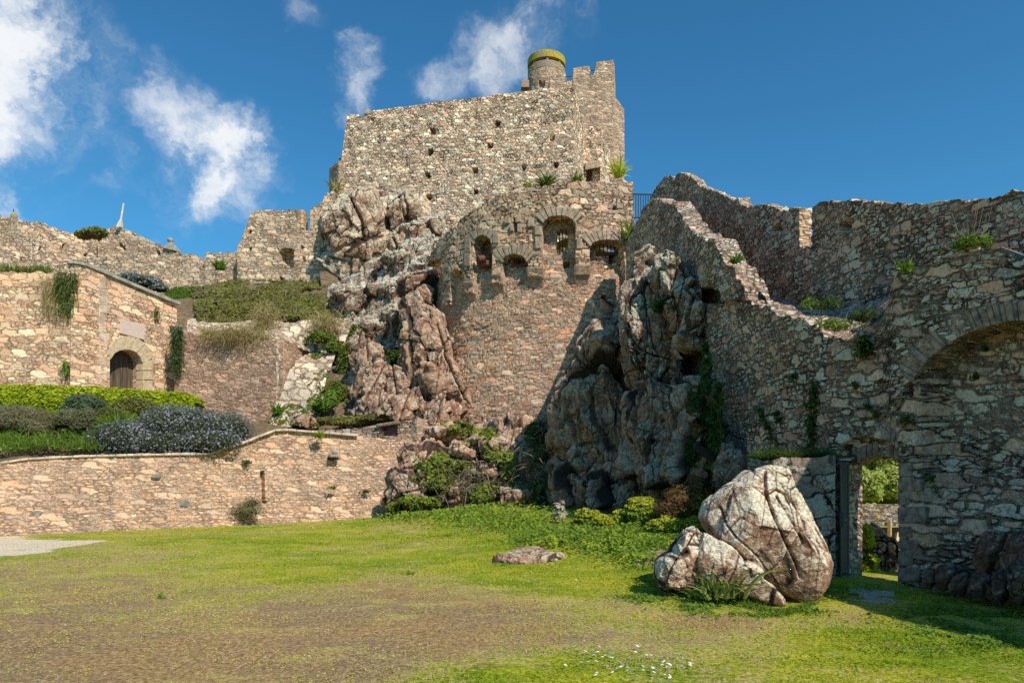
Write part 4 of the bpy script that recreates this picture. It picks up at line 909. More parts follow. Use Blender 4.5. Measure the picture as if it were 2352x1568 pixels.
# crazy-stone ramp
V, F, S2 = patch_grid([[(608,990,30.5),(680,990,30),(735,985,30)],[(648,900,32.2),(690,900,32),(745,890,32)],[(680,830,34.2),(720,820,34.6),(770,815,34.5)],[(712,800,35.8),(740,792,36),(790,790,36)]], 60, 90, .3, 6, .8)
o = mesh('stone_ramp', V, F, M_paving, uv=V[:,[0,2]], smooth=True); tag(o, 'sloping pale stone-faced ramp beside the brown retaining wall', 'ramp')
# slope behind (soil) that carries ivy and rocks
M_soil = plain('dry_earth', (.17,.12,.07), .95, var=.4, sc=5, bump=.05, spec=.05)
V, F, S3 = patch_grid([[(690,1025,29.3),(760,1025,29.3),(850,1025,28.9),(1000,1010,28.9)],[(690,990,30),(760,985,30),(850,985,29.5),(1000,975,29.5)],[(740,900,33),(800,880,33),(880,880,33),(1000,880,33)],[(760,790,36.5),(830,780,36.5),(900,790,36),(1000,800,36)],[(740,690,41),(830,680,40.5),(900,680,40),(1000,690,38)],[(735,625,43.6),(830,625,43.4),(900,630,43),(1000,640,41)]], 100, 100, .5, 7, .5)
tag(mesh('rocky_slope', V, F, M_soil, uv=V[:,[0,2]], smooth=True), kind='structure')
V, F, S4 = patch_grid([[(395,742,37.6),(500,738,38),(620,742,38),(760,742,37.6)],[(385,690,41),(500,684,41),(620,686,41),(760,690,41)],[(380,672,43),(470,665,43.3),(620,655,43.6),(760,655,43.8)]], 110, 50, .4, 8, .5)
tag(mesh('ivy_bank_slope', V, F, M_soil, uv=V[:,[0,2]], smooth=True), kind='structure')
# upper curtain wall, three stretches
cw = empty('upper_curtain_wall', 'long tan rubble curtain wall on the skyline left of the keep', 'wall', loc=tuple(P3(450,670,45)))
def chole(px, py, u, z): return ((px > 456) & (px < 469.5) & (py < 613))
wall('curtain', [(-300,49),(0,48),(170,47.5),(300,47),(460,46),(560,45.5),(640,45.3),(760,45.2)], [(-300,590),(0,600),(40,606),(100,603),(150,600),(200,591),(330,586),(413,581),(440,583),(455,588),(456,604),(470,604),(471,582),(500,580),(547,579),(548,560),(760,560)], 10, M_upper, .12, .9, hole=chole, parent=cw, seed=24, rough=.09)
def t_hole(px, py, u, z): return ((px > 697) & (px < 712) & (py < 529)) | ((px > 664) & (px < 675) & (py > 581) & (py < 588))
def t_off(px, py, u, z):
    s = (px-659)/16.; o = ((np.abs(s) < 1) & (py > 571+6*s*s) & (py < 590+np.where(px > 655, 22, (px-640)*1.3)))*.75
    for hx, hy in ((573,532),(575,575),(694,568),(697,595),(645,640)): o = np.maximum(o, ((np.abs(px-hx) < 4) & (np.abs(py-hy) < 4))*.4)
    return o
wall('watch_tower', [(545,44.8),(765,44.4)], [(545,578),(550,562),(556,545),(562,525),(568,510),(574,492),(578,484),(600,482),(640,484),(697,481),(712,481),(714,478),(726,474),(735,463),(745,458),(765,450)], 11.5, M_upper, .1, .8, hole=t_hole, off=t_off, parent=cw, seed=25, rough=.06)
mb = MB(); ST = Surf([(545,44.8),(765,44.4)])
for xs in (690,712.5):
    y = 482
    while y < 524: h = rg.uniform(9,15); mb.hexa(ST.quad([(xs,min(y+h,529)-.5),(xs+7,min(y+h,529)-.5),(xs+7,y),(xs,y)], .05, .5)); y += h
mb.build_each('crenel_jamb', M_orange, cw, bevel=.03)
voussoirs(ST, [(642,576),(650,571),(659,570),(668,571),(677,574)], [(637,564),(648,558),(659,557),(670,558),(680,561)], 10, 'arch_stones', M_arch, cw, .04, .2)
mb = MB()
for x0, x1, y0, y1, Y in ((697,712,504,529,45.2),(456,470,600,615,46.6)):
    mb.tube([P3(x0,y0,Y), P3(x1,y0,Y)], .025); [mb.tube([P3(x0+(x1-x0)*k/3,y0,Y), P3(x0+(x1-x0)*k/3,y1,Y)], .018, 6) for k in range(1,3)]
mb.build('gap_rail', plain('blue_rail', (.05,.09,.14), .5), cw)
# buildings behind
ub = empty('ruined_gable_building', 'tan ruined building with a sloping gable on the left skyline', 'ruin', loc=tuple(P3(300,580,53)))
def uo(px, py, u, z):
    o = np.zeros_like(px)
    for hx, hy in ((277,563),(147,564),(283,571),(196,585),(88,570),(363,581)): o = np.maximum(o, ((np.abs(px-hx) < 3.5) & (np.abs(py-hy) < 4.5))*.5)
    return o
wall('gable_wall', [(225,53),(430,52)], [(225,536),(250,524),(260,521),(292,527),(330,546),(377,567),(417,580),(430,590)], 14, M_upper, .13, 1., off=uo, parent=ub, seed=26)
mb = MB(); cp = [(376,566),(390,556),(394,555),(417,578)]
mb.hexa([P3(374,570,51.8),P3(418,580,51.8),P3(395,556,51.8),P3(388,556,51.8),P3(374,570,53),P3(418,580,53),P3(395,556,53),P3(388,556,53)])
mb.build('gable_cap', M_cope, ub, bevel=.05); mb = MB(); U_, F_ = cubesphere(6); mb.add(P3(391,552,52.2)+U_*np.array([.22,.22,.2]), F_.tolist()); mb.build('finial', M_cope, ub, smooth=True)
lb = wall('left_rampart', [(-300,51),(10,50.5),(75,50),(140,52),(240,54)], [(-300,490),(0,495),(20,499),(43,506),(62,510),(80,509),(95,510),(110,518),(133,526),(150,531),(170,534),(200,540),(240,545)], 14, M_upper, .13, 1., off=uo, label='broken tan rampart wall with a squared corner at the far left skyline', cat='wall', seed=27, rough=.12)
SLB = Surf([(-300,51),(10,50.5),(75,50),(140,52)])
mb = MB(); y = 535
while y < 590: h = rg.uniform(8,14); mb.hexa(SLB.quad([(72,y+h-.7),(72+rg.uniform(10,22),y+h-.7),(90,y),(72,y)], .08, .4)); y += h
mb.build_each('quoin_stone', M_quoin, lb, bevel=.03)
tag(wall('low_rampart', [(-200,49.6),(30,49.4),(45,49.8)], [(-200,560),(0,553),(20,556),(44,568)], 14, M_upper, .13, .8, seed=28, label='low pale rampart wall below the squared corner at the far left', cat='wall'))
# mast
ms = empty('flag_pole', 'short leaning pale wooden mast standing on the skyline ruin', 'mast', loc=tuple(P3(276,521,52.5)))
mb = MB(); mb.tube([P3(275,521,52.5), P3(284,467,52.5)], [.09,.06], 10); mb.build('pole', M_white, ms); mb = MB(); mb.tube([P3(270,522,52.5), P3(279,500,52.5)], [.14,.05], 8); mb.tube([P3(280,522,52.7), P3(279,500,52.5)], [.1,.04], 8); mb.build('brace', M_white, ms)
ch = empty('chimney_pot', 'tiny yellow lichened stone cap with a rod at the far left skyline', 'chimney', loc=tuple(P3(32,500,51)))
mb = MB(); mb.add(P3(32,497,51)+U_*np.array([.22,.22,.3]), F_.tolist()); mb.build('cap', M_lichy, ch, smooth=True); mb = MB(); mb.tube([P3(32,495,51), P3(31,480,51)], .03, 6); mb.build('rod', M_iron, ch)
# ================================================================== garden wall in front
PW = [(-420,17.2),(0,20.5),(300,22.3),(603,24.8),(760,26),(930,27.3)]
wtop = [(-420,1085),(0,1060),(60,1051),(150,1046),(213,1044),(350,1041),(483,1039),(520,1028),(567,1012),(600,998),(633,985),(663,984),(740,990),(825,997),(930,1014)]
def slit(px, py, u, z):
    o = ((px > 602.5) & (px < 608+(py-1080)*.03) & (py > 1082) & (py < 1156))*.3
    return np.maximum(o, ((px > 756) & (px < 778) & (py > 1048) & (py < 1056))*.3)-.05*(py > 1185)
gw = wall('garden_wall', PW, wtop, -.3, M_garden, .055, .55, off=slit, label='long low sunlit pink rubble wall across the lawn on the left', cat='wall', seed=30, rough=.03, batter=.05)
SW = Surf(PW)
mb = MB()      # capping stones and the jutting spout
pts = [(x, float(np.interp(x, [a for a,_ in wtop], [b for _,b in wtop]))) for x in np.r_[np.cumsum(np.r_[-300, np.random.RandomState(2).uniform(14,42,43)])] if x < 925]
for (xa,ya),(xb,yb) in zip(pts[:-1], pts[1:]):
    j = rg.uniform(-.6,.6); mb.hexa([SW.at(xa+.3,ya+5,-.03),SW.at(xb-.3,yb+5,-.03),SW.at(xb-.3,yb+j-.2,-.03),SW.at(xa+.3,ya+j-.2,-.03),SW.at(xa+.3,ya+5,-.5),SW.at(xb-.3,yb+5,-.5),SW.at(xb-.5,yb+j-.5,-.5),SW.at(xa+.5,ya+j-.5,-.5)])
mb.build('capping_stones', M_garden, gw, bevel=.02)
for o in (bpy.data.objects['capping_stones'],):
    o.data.materials[0] = plain('capping_stone', (.55,.43,.33), .9, var=.3, sc=3.5, bump=.02, spec=.1)
mb = MB(); mb.hexa(SW.quad([(755,1050),(779,1050),(779,1043),(755,1043)], .25, .1)); mb.hexa(SW.quad([(764,1042),(775,1042),(775,1035),(764,1035)], .08, .1)); mb.build('water_spout', M_cope, gw, bevel=.03)
mb = MB()
for (x, y, w, h) in ((423,1155,13,8),(358,1093,13,5),(395,1190,24,5),(80,1180,16,6)): mb.hexa(SW.quad([(x-w*.8,y+h*.7),(x+w*.6,y+h),(x+w,y-h*.6),(x-w*.5,y-h)], .012, .1))
mb.build_each('dark_field_stone', plain('blue_grey_stone', (.22,.21,.19), .9, var=.4, sc=6, bump=.03), gw, bevel=.01)
# coping course behind the wall left
# small stone kiosk with name panel
ki = empty('panel_niche_wall', 'low stone wall, shaded face coloured dark, with a lintelled niche holding a maroon panel', 'wall', loc=tuple(P3(900,1010,27.9)))
PK1 = [(735,28.9),(957,27.5)]; PK2 = [(957,27.5),(1050,28.0)]
wall('niche_wall', PK1, [(735,986),(800,984),(820,983),(880,972),(957,961)], 2.6, M_bigdark, .05, .5, off=lambda px,py,u,z: ((px > 880) & (px < 912) & (py > 975) & (py < 1001))*.35, parent=ki, seed=33, rough=.02)  # dark rubble stands for shade on this face, the lit one stays pale
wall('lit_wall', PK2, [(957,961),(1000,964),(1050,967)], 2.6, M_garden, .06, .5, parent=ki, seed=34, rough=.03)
SK = Surf(PK1)
mb = MB(); mb.hexa(SK.quad([(868,981),(918,973),(918,966),(866,974)], .12, .4)); mb.build('lintel', M_archd, ki, bevel=.03)
mb = MB(); mb.hexa(SK.quad([(882,1003),(911,1003),(911,978),(882,980)], -.2, .33)); pn = mb.build('panel', M_sign, ki)
mb = MB()
for row in range(5):
    f = .14 if row not in (2,4) else .4
    while f < (.9 if row not in (2,4) else .62):
        w = rg.uniform(.02,.05); y = .2+row*.15; A = lambda a, b: SK.at(882.5+a*28, 980+b*22, -.19)
        if rg.random() < .82: mb.add([A(f,y), A(f+w,y), A(f+w,y+.06), A(f,y+.06)], [(3,2,1,0)])
        f += w+.02
mb.build('lettering', M_letter2, pn)
# ================================================================== rocks
G = 1
uc = [PB_([(733,500),(758,470),(800,448),(840,437),(870,440),(886,470),(895,520),(893,560),(880,600),(850,640),(815,640),(780,615),(745,575),(728,540)],44.3,2.6,n=200,frac_sc=.2,frac=.30,hmin=.84),PB_([(888,452),(915,441),(950,444),(970,465),(967,490),(945,512),(930,545),(905,565),(890,540),(884,480)],45,2.2),PB_([(870,575),(930,540),(955,518),(960,535),(925,580),(890,615),(850,645),(835,630),(845,600)],43.6,1.6)]
rocks('castle_crag', uc, M_rsun, 'pale rounded granite crag bulging under the left corner of the keep', cat='crag', sheets=[([[(738,600,44.2),(800,650,43.5),(850,650,43),(930,600,43.5),(985,540,45)],[(736,530,44.2),(800,530,43.2),(870,530,43.2),(940,515,44),(1000,505,46)],[(748,465,46),(810,440,47),(870,438,47.5),(930,445,48),(985,470,49)]],dict(seed=11,frac=.4,frac_sc=.26,lump=1.))], lump=.14, cuts=5, hmin=.8, seed=11, frac=.36, frac_sc=.27, n=60)
mc = [PB_([(900,570),(945,520),(975,498),(998,508),(1008,545),(985,575),(950,595),(905,605)],44,1.8),PB_([(875,605),(930,580),(985,572),(1000,590),(965,640),(925,662),(880,658),(858,630)],42,2.),PB_([(855,685),(880,650),(930,640),(968,655),(955,700),(910,735),(880,742),(858,720)],38.8,1.8),PB_([(865,745),(905,700),(950,690),(966,730),(942,790),(905,808),(878,790)],36.,1.8),PB_([(755,685),(800,655),(850,660),(872,682),(850,708),(800,722),(762,735),(745,712)],39,1.6),PB_([(820,745),(850,730),(885,760),(895,790),(860,800),(828,780)],35.3,1.2,n=70),PB_([(960,650),(1000,600),(1020,580),(1025,600),(1005,650),(985,690),(965,690)],40,1.3,n=70)]
rocks('middle_crag', mc, M_rlich, 'tumbled grey lichened granite blocks stepping down left of the bastion', cat='crag', sheets=[([[(750,745,38),(850,800,35.5),(930,800,33.8),(990,800,32.8)],[(750,690,40.5),(850,700,38.5),(920,700,36.5),(985,690,36)],[(800,640,42.5),(870,610,42),(940,590,41),(1000,600,39.5)],[(850,590,44.5),(900,560,45),(960,530,45.5),(1030,505,47)]],dict(seed=31,frac=.5,frac_sc=.35,lump=.8))], cuts=6, hmin=.76, seed=31, frac=.42, frac_sc=.33, n=60)
ov = [PB_([(932,718),(960,700),(990,702),(1010,722),(1030,770),(1045,830),(1065,890),(1090,920),(1100,955),(1070,967),(1030,942),(985,902),(950,872),(932,840),(940,800),(944,760)],29.9,1.7,n=170,frac_sc=.45,zs=.4,grooves=[([(955,760),(985,830),(1010,880)],3,.22),([(1000,740),(1030,830),(1070,920)],3,.25)]),PB_([(942,642),(975,638),(992,680),(987,716),(955,716),(932,690)],32.2,1.2,n=80),(1000,875,29.6,24,60,1.,-34,dict(n=70)),PB_([(925,880),(955,870),(1000,910),(1030,955),(990,970),(940,950)],29.6,1.1,n=80)]
rocks('leaning_slab', ov, M_rmid, 'large overhanging pink granite slab leaning against the left foot of the bastion', cat='crag', sheets=[([[(890,965,29.8),(960,970,28.9),(1060,970,28.1),(1120,960,27.9)],[(880,880,32),(940,880,31),(1010,870,30.4),(1085,900,28.6)],[(880,800,34),(930,790,33),(980,780,32),(1030,790,30.6)]],dict(seed=17,frac=.8,frac_sc=.5,a_=-.6,lump=.5))], cuts=6, hmin=.78, seed=17, frac=.65, frac_sc=.45, n=60)
lc = [(865,885,31,44,52,1.4,20,dict(n=70)),(910,905,30.5,50,44,1.4,-15,dict(n=70)),(845,835,33,36,36,1.3,-10),(925,940,29.3,56,28,1.2,10,dict(n=70)),(870,935,30,50,24,1.2,-5),(820,800,34.5,24,28,1.),(700,968,29.0,30,9,.5,5),(955,900,30.5,42,48,1.2,-20,dict(n=70)),(1000,950,28.8,50,26,1.1,5)]
rocks('lower_slope_rocks', lc, M_rmid, 'pale pink broken rocks on the slope above the niche wall', cat='rocks', sheets=[([[(780,985,29.3),(850,985,29),(960,975,28.7)],[(800,900,32),(860,890,31.6),(940,890,31.2)],[(800,800,35.4),(850,790,35),(900,800,34.6)]],dict(seed=41,frac=.9,frac_sc=.7,lump=.4))], hmin=.74, seed=41, frac=.75, frac_sc=.6, n=54)
bs = [PB_([(1110,965),(1150,955),(1200,965),(1225,1000),(1240,1080),(1230,1160),(1190,1170),(1160,1100),(1130,1060),(1105,1010)],26.8,1.2,zs=.4),PB_([(965,1035),(1000,1030),(1010,1070),(995,1100),(960,1105),(925,1080),(922,1050)],26.4,1.,n=80),PB_([(900,1120),(940,1085),(985,1080),(1000,1110),(985,1160),(940,1170),(905,1165)],25.6,1.,n=90),(1010,1000,27.8,42,32,1.2,-15,dict(n=60)),(1060,1040,26.6,34,34,1.2,25),(985,1085,26,26,28,1.,-30),(1045,1128,25.2,20,24,.8,5,dict(box=4)),(1130,1030,26.9,36,50,1.2,-10,dict(n=60)),(1215,1060,26.1,48,76,1.3,-14,dict(n=80)),(1250,1015,26.6,40,46,1.2,8,dict(n=70)),(1120,1090,26,30,40,1.1,10),(905,1140,25.9,18,26,.7),(1180,1140,25.2,50,34,1.2)]
rocks('bastion_foot_rocks', bs, M_rmid, 'pale angular sunlit rocks under the foot of the bastion above the grass', cat='rocks', sheets=[([[(885,1195,26),(1000,1190,25.2),(1100,1185,24.8),(1200,1185,24.5),(1320,1185,24.3)],[(915,1080,27),(1000,1060,26.8),(1100,1060,26.4),(1200,1050,26),(1320,1050,25.5)],[(960,985,29),(1040,980,28.5),(1120,970,28),(1220,970,27.7),(1300,980,27)]],dict(seed=53,frac=.85,frac_sc=.75,lump=.4))], hmin=.74, seed=53, frac=.7, frac_sc=.6, n=50)
dk = [PB_([(1395,772),(1420,760),(1432,800),(1442,860),(1475,920),(1490,980),(1500,1060),(1490,1150),(1400,1182),(1320,1172),(1302,1120),(1292,1050),(1290,970),(1305,900),(1325,840),(1350,790)],23.4,2.2,n=190,frac_sc=.36,zs=.45),PB_([(1330,850),(1360,840),(1400,880),(1400,960),(1370,1000),(1320,1000),(1298,960),(1305,890)],24.6,1.6,n=90),PB_([(1420,960),(1460,930),(1490,980),(1500,1060),(1480,1120),(1440,1140),(1410,1080)],22.0,1.5,n=100),(1320,1110,23.2,34,60,1.3,0,dict(n=70)),(1400,1130,22,60,50,1.3,0,dict(n=80)),(1275,1085,25.2,30,70,1.1,4,dict(n=60))]
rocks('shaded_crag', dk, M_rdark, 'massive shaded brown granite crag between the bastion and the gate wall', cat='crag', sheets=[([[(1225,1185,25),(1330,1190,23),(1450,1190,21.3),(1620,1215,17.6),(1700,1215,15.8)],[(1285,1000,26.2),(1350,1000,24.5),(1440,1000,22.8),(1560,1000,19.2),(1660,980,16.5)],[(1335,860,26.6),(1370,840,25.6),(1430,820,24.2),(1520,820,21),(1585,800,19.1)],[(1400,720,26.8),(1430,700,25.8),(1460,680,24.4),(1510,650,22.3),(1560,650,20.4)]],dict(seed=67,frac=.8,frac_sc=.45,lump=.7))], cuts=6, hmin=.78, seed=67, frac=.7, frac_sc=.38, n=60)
sl = [PB_([(1430,655),(1455,642),(1480,650),(1495,690),(1520,740),(1545,790),(1563,830),(1562,870),(1545,915),(1525,900),(1505,870),(1490,902),(1470,900),(1450,862),(1432,812),(1424,770),(1421,735),(1425,700)],20.4,1.0,n=190,frac_sc=.6,zs=.4,frac=.5,hmin=.8,grooves=[([(1425,735),(1460,795),(1500,815),(1560,830)],3.,.16),([(1470,650),(1490,740),(1500,800)],2.5,.12),([(1450,810),(1480,850),(1505,870)],3.,.14)]),PB_([(1503,600),(1525,588),(1545,603),(1562,640),(1577,700),(1590,745),(1577,790),(1560,814),(1540,790),(1513,750),(1503,710),(1516,680),(1506,640)],19.5,.9,n=150,frac_sc=.6,zs=.35,frac=.5,hmin=.8),PB_([(1462,610),(1480,580),(1500,590),(1512,640),(1520,700),(1500,720),(1480,670),(1462,640)],21.4,.8,n=90),PB_([(1575,660),(1600,680),(1605,740),(1590,790),(1575,780),(1585,720)],18.7,.5,n=70)]
rocks('leaning_lichen_slabs', sl, M_rlich, 'tall leaning lichen-white granite slabs set against the gate wall', cat='crag', cuts=5, hmin=.82, seed=71, frac=.55, frac_sc=.75, n=60)
lb_ = [PB_([(1472,900),(1510,895),(1545,925),(1600,930),(1640,960),(1652,1020),(1640,1090),(1560,1155),(1500,1125),(1480,1050),(1468,980)],19.2,1.5,n=180,frac_sc=.45,zs=.4),PB_([(1545,862),(1570,850),(1620,870),(1660,900),(1663,935),(1630,957),(1590,942),(1560,912)],17.9,.9,n=100),PB_([(1560,920),(1600,910),(1640,950),(1650,1010),(1620,1060),(1585,1040),(1565,980)],17.8,1.,n=100,zs=.4),(1545,1090,19,60,60,1.2,6,dict(n=90)),(1480,1090,20.2,40,70,1.2,12,dict(n=70)),(1600,1080,17.6,46,60,1.,-5,dict(n=80)),(1545,1125,18.3,46,34,1.,30,dict(n=60)),(1655,1090,16,36,60,.8,0),(1420,1150,20.6,36,36,1.),(1490,1000,20.2,30,60,.9,0,dict(n=70))]
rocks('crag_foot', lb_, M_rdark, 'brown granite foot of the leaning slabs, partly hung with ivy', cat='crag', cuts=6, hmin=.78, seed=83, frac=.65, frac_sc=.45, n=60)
# big boulder in the foreground
gv = [([(1757,1083),(1760,1130),(1780,1190),(1805,1245),(1828,1290),(1838,1325)],3.2,.11),([(1785,1140),(1815,1190),(1845,1250)],2.4,.05),([(1655,1165),(1668,1205),(1690,1235),(1740,1275),(1790,1345)],2.4,.06),([(1795,1110),(1830,1170),(1862,1240)],2.,.05)]
bd = [PB_([(1763,1064),(1798,1072),(1820,1108),(1845,1160),(1868,1215),(1885,1268),(1890,1300),(1882,1335),(1864,1364),(1845,1376),(1812,1372),(1780,1350),(1735,1318),(1690,1285),(1650,1252),(1625,1222),(1613,1190),(1622,1158),(1650,1128),(1690,1108),(1722,1085)],9.5,.72,n=250,frac=.15,frac_sc=1.1,hmin=.72,cuts=6,lump=.05,grooves=gv),PB_([(1622,1226),(1650,1243),(1700,1288),(1750,1328),(1790,1362),(1800,1390),(1765,1391),(1720,1373),(1690,1368),(1650,1366),(1612,1352),(1600,1300),(1608,1258)],9.1,.30,n=110,frac=.14,frac_sc=1.2,hmin=.8,cuts=4,lump=.04)]
big = rocks('big_boulder', bd, M_rbould, 'huge pink boulder with white lichen standing on the lawn before the doorway', cat='boulder', seed=5, n=60)
rocks('small_boulder', [PB_([(1575,1214),(1600,1206),(1620,1225),(1622,1255),(1614,1290),(1608,1330),(1600,1354),(1560,1356),(1520,1348),(1506,1325),(1511,1290),(1540,1266),(1560,1240)],9.3,.32,n=130,frac=.3,frac_sc=1.6,hmin=.72,lump=.05)], M_rbould, 'lower brown boulder tucked against the left side of the huge one', cat='boulder', seed=9)
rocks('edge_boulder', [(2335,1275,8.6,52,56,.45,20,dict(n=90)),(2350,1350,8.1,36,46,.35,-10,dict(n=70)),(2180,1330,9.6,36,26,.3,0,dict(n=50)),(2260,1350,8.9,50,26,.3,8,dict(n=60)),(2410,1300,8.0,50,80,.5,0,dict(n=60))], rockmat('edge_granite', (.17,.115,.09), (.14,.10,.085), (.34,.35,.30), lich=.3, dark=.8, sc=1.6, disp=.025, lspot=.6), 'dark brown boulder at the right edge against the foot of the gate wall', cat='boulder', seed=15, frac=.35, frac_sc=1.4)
rocks('standing_stone', [(1288,1176,GY(1288,1200),15,26,.2,0,dict(n=40,box=4,frac=.5,frac_sc=2))], M_rlich, 'small squared grey stone standing at the grass edge below the shaded crag', cat='stone', seed=19)
rocks('flat_rock', [(1200,1280,GY(1200,1281),66,9,.7,0,dict(n=60,frac=.25,cuts=2,box=2.2)),(1262,1280,GY(1262,1282),26,6,.4,0,dict(n=30,frac=.2,cuts=1,box=2.2))], M_rmid, 'flat pale rock breaking through the middle of the lawn', cat='rock', seed=21)
rocks('flat_rock', [(1490,1286,GY(1490,1290),46,8,.25,-18,dict(n=50,frac=.2,cuts=2,box=2.2))], M_rmid, 'small flat rock in the weeds left of the lower brown boulder', cat='rock', seed=22)
rocks('ivied_rock', [PB_([(1960,1340),(1975,1240),(1992,1198),(2015,1200),(2040,1250),(2066,1300),(2085,1345),(2020,1355)],12.7,.6,frac=.4)], M_rmid, 'pink rock hung with ivy seen through the doorway', cat='rock', seed=23)
# ================================================================== ground
def sg(n, a, b): s = np.linspace(-1, 1, n); return a*s+b*np.sign(s)*(np.abs(s)**7)
gx = sg(520, 19., 2500.); gy = np.r_[np.linspace(-60, 3.4, 30)[:-1], np.linspace(3.4, 34, 440)[:-1], 34+np.geomspace(.1, 2800, 50)]
GMX, GMY = np.meshgrid(gx, gy, indexing='ij'); x, y = GMX.ravel(), GMY.ravel(); z = gz(x, y); 
fine = sstep(36, 30, y)*sstep(22,18,np.abs(x)); z = z+fine*(.018*fbm(np.stack([x*2, y*2, z*0], 1), 3, 8)+.012*fbm(np.stack([x*7, y*7, z*0], 1), 2, 9))
def bare_map(x, y):
    px, py = to_px(x, y, np.zeros_like(x)); p = np.stack([x, y*.8, x*0], 1)
    n = fbm(p*.55, 4, 21); n2 = fbm(p*2.2, 4, 22, .6)
    def g(cx, cy, sx, sy): return np.exp(-((px-cx)/sx)**2-((py-cy)/sy)**2)
    b = .1+1.05*g(420,1490,860,105)+.6*g(150,1330,380,46)+.75*g(1050,1440,220,55)+.75*g(1690,1420,150,22)+.5*g(300,1540,500,60)+.6*g(1850,1385,190,20)*.0+.45*g(900,1365,230,30)+.5*g(1950,1400,70,22)
    b = b-.5*g(1250,1330,330,60)-.55*g(2050,1500,350,70)-.6*g(1250,1545,420,40)-.4*g(600,1290,260,40)
    return b+.55*n+.35*n2
def path_map(x, y):
    px, py = to_px(x, y, np.zeros_like(x)); n = fbm(np.stack([x*.9, y*.9, x*0], 1), 3, 31)
    w = np.interp(px, [-600, 0, 120, 200, 262], [28, 24, 16, 8, 0]); c = np.interp(px, [-600, 0, 150, 262], [1262, 1256, 1246, 1239])
    return sstep(1.25, .75, np.abs(py-c)/(w+.01)+.75*n)*(px < 275)
bare = bare_map(x, y); pth = path_map(x, y)
idx = np.arange(len(x)).reshape(GMX.shape); F = np.stack([idx[:-1,:-1], idx[1:,:-1], idx[1:,1:], idx[:-1,1:]], 2).reshape(-1,4)
def groundmat():
    m, t = newmat('lawn'); ob = t.n('ShaderNodeNewGeometry').outputs['Position']
    ab = t.n('ShaderNodeAttribute'); ab.attribute_name = 'bare'; ap = t.n('ShaderNodeAttribute'); ap.attribute_name = 'path'
    st = t.vmath('MULTIPLY', ob, (1., 1., 0.)); n1 = t.noise(st, 3.5, 6, .7).outputs[0]; n2 = t.noise(st, 14., 6, .72).outputs[0]; n3 = t.noise(st, 60., 4, .7).outputs[0]; n0 = t.noise(st, .55, 5, .6).outputs[0]
    nn = t.math('ADD', t.math('MULTIPLY', t.math('SUBTRACT', n1, .5), 1.7), t.math('MULTIPLY', t.math('SUBTRACT', n2, .5), 2.4))
    v = t.math('ADD', ab.outputs['Fac'], nn)
    green = t.mix(t.ss(n0, .38, .62), (.25,.34,.02), (.48,.46,.035)); green = t.mix(t.ss(n2, .35, .65), t.mix(1., green, (.6,.65,.55), 'MULTIPLY'), green)
    yel = t.mix(n3, (.40,.34,.09), (.56,.47,.16))
    dirt = t.mix(t.ss(n2, .35, .65), (.22,.145,.08), (.41,.285,.155)); dirt = t.mix(t.ss(n3, .6, .72), dirt, (.5,.42,.31))
    dirt = t.mix(t.ss(n0, .42, .6), dirt, t.mix(1., dirt, (1.2,1.12,.95), 'MULTIPLY'))
    c = t.mix(t.ss(v, .02, .34), green, yel); c = t.mix(t.ss(v, .30, .62), c, dirt)
    c = t.mix(t.math('MULTIPLY', t.ss(t.noise(t.vmath('MULTIPLY', st, (.6,1.,1.)), 1.6, 7, .72).outputs[0], .52, .64), .75), c, yel); c = t.mix(t.math('MULTIPLY', t.ss(t.noise(t.vmath('MULTIPLY', st, (.55,1.,1.)), 2.7, 7, .74).outputs[0], .56, .66), .7), c, t.mix(1., dirt, (.8,.75,.65), 'MULTIPLY'))
    pc = t.mix(t.ss(n3, .35, .65), (.66,.53,.37), (.80,.68,.50)); pv = t.ss(t.math('ADD', ap.outputs['Fac'], t.math('MULTIPLY', nn, .5)), .4, .6); c = t.mix(pv, c, pc)
    nm_ = t.ss(t.noise(st, 26., 5, .75).outputs[0], .33, .67, .5, 1.45); nv_ = t.n('ShaderNodeCombineColor'); [t.l(nm_, nv_.inputs[i]) for i in range(3)]; c = t.mix(1., c, nv_.outputs[0], 'MULTIPLY')
    c = t.mix(t.ss(n3, .5, .3, 0., .35), c, t.mix(1., c, (.35,.35,.35), 'MULTIPLY'))
    h = t.math('ADD', t.math('MULTIPLY', n2, .6), t.math('MULTIPLY', n3, .5)); t.out(t.bsdf(c, .95, .05, t.bump(h, .03))); return m
tag(mesh('ground', np.stack([x, y, z], 1), F, groundmat(), attr={'bare': bare, 'path': pth}, smooth=True), kind='structure')
# grass blades
rs = np.random.RandomState(3)
def gpts(n, ymin, ymax, pxa=-60, pxb=2420, pw=-1.3):
    u = rs.uniform(size=n); a = 1+pw+1; yy = (ymin**(2+pw)*(1-u)+ymax**(2+pw)*u)**(1/(2+pw)); pp = rs.uniform(pxa, pxb, n); return (pp-CX)/FO*yy, yy
def front_of_wall(x, y):      # keep only points on the lawn side of the walls
    px = CX+FO*x/y; lim = np.interp(px, [-200,0,300,603,930,1000,1300,1560,1700,1800,1925,2065,2352,2500],[19.,20.3,22.1,24.6,27,26,24,19.5,15,12.2,11.3,10.4,8.9,8.2]); return y < lim
GL = Leaves(5)
xx, yy = gpts(230000, 4.9, 26); ok = front_of_wall(xx, yy); xx, yy = xx[ok], yy[ok]
bm = bare_map(xx, yy)+.30*rs.normal(size=len(xx)); k = (bm < .5+.9*(rs.uniform(size=len(bm)) < .45)) & (path_map(xx, yy) < .3); xx, yy, bm = xx[k], yy[k], bm[k]
P = np.stack([xx, yy, gz(xx, yy)+.0], 1); D = rs.normal(size=P.shape)*.9; D[:,2] = 1.
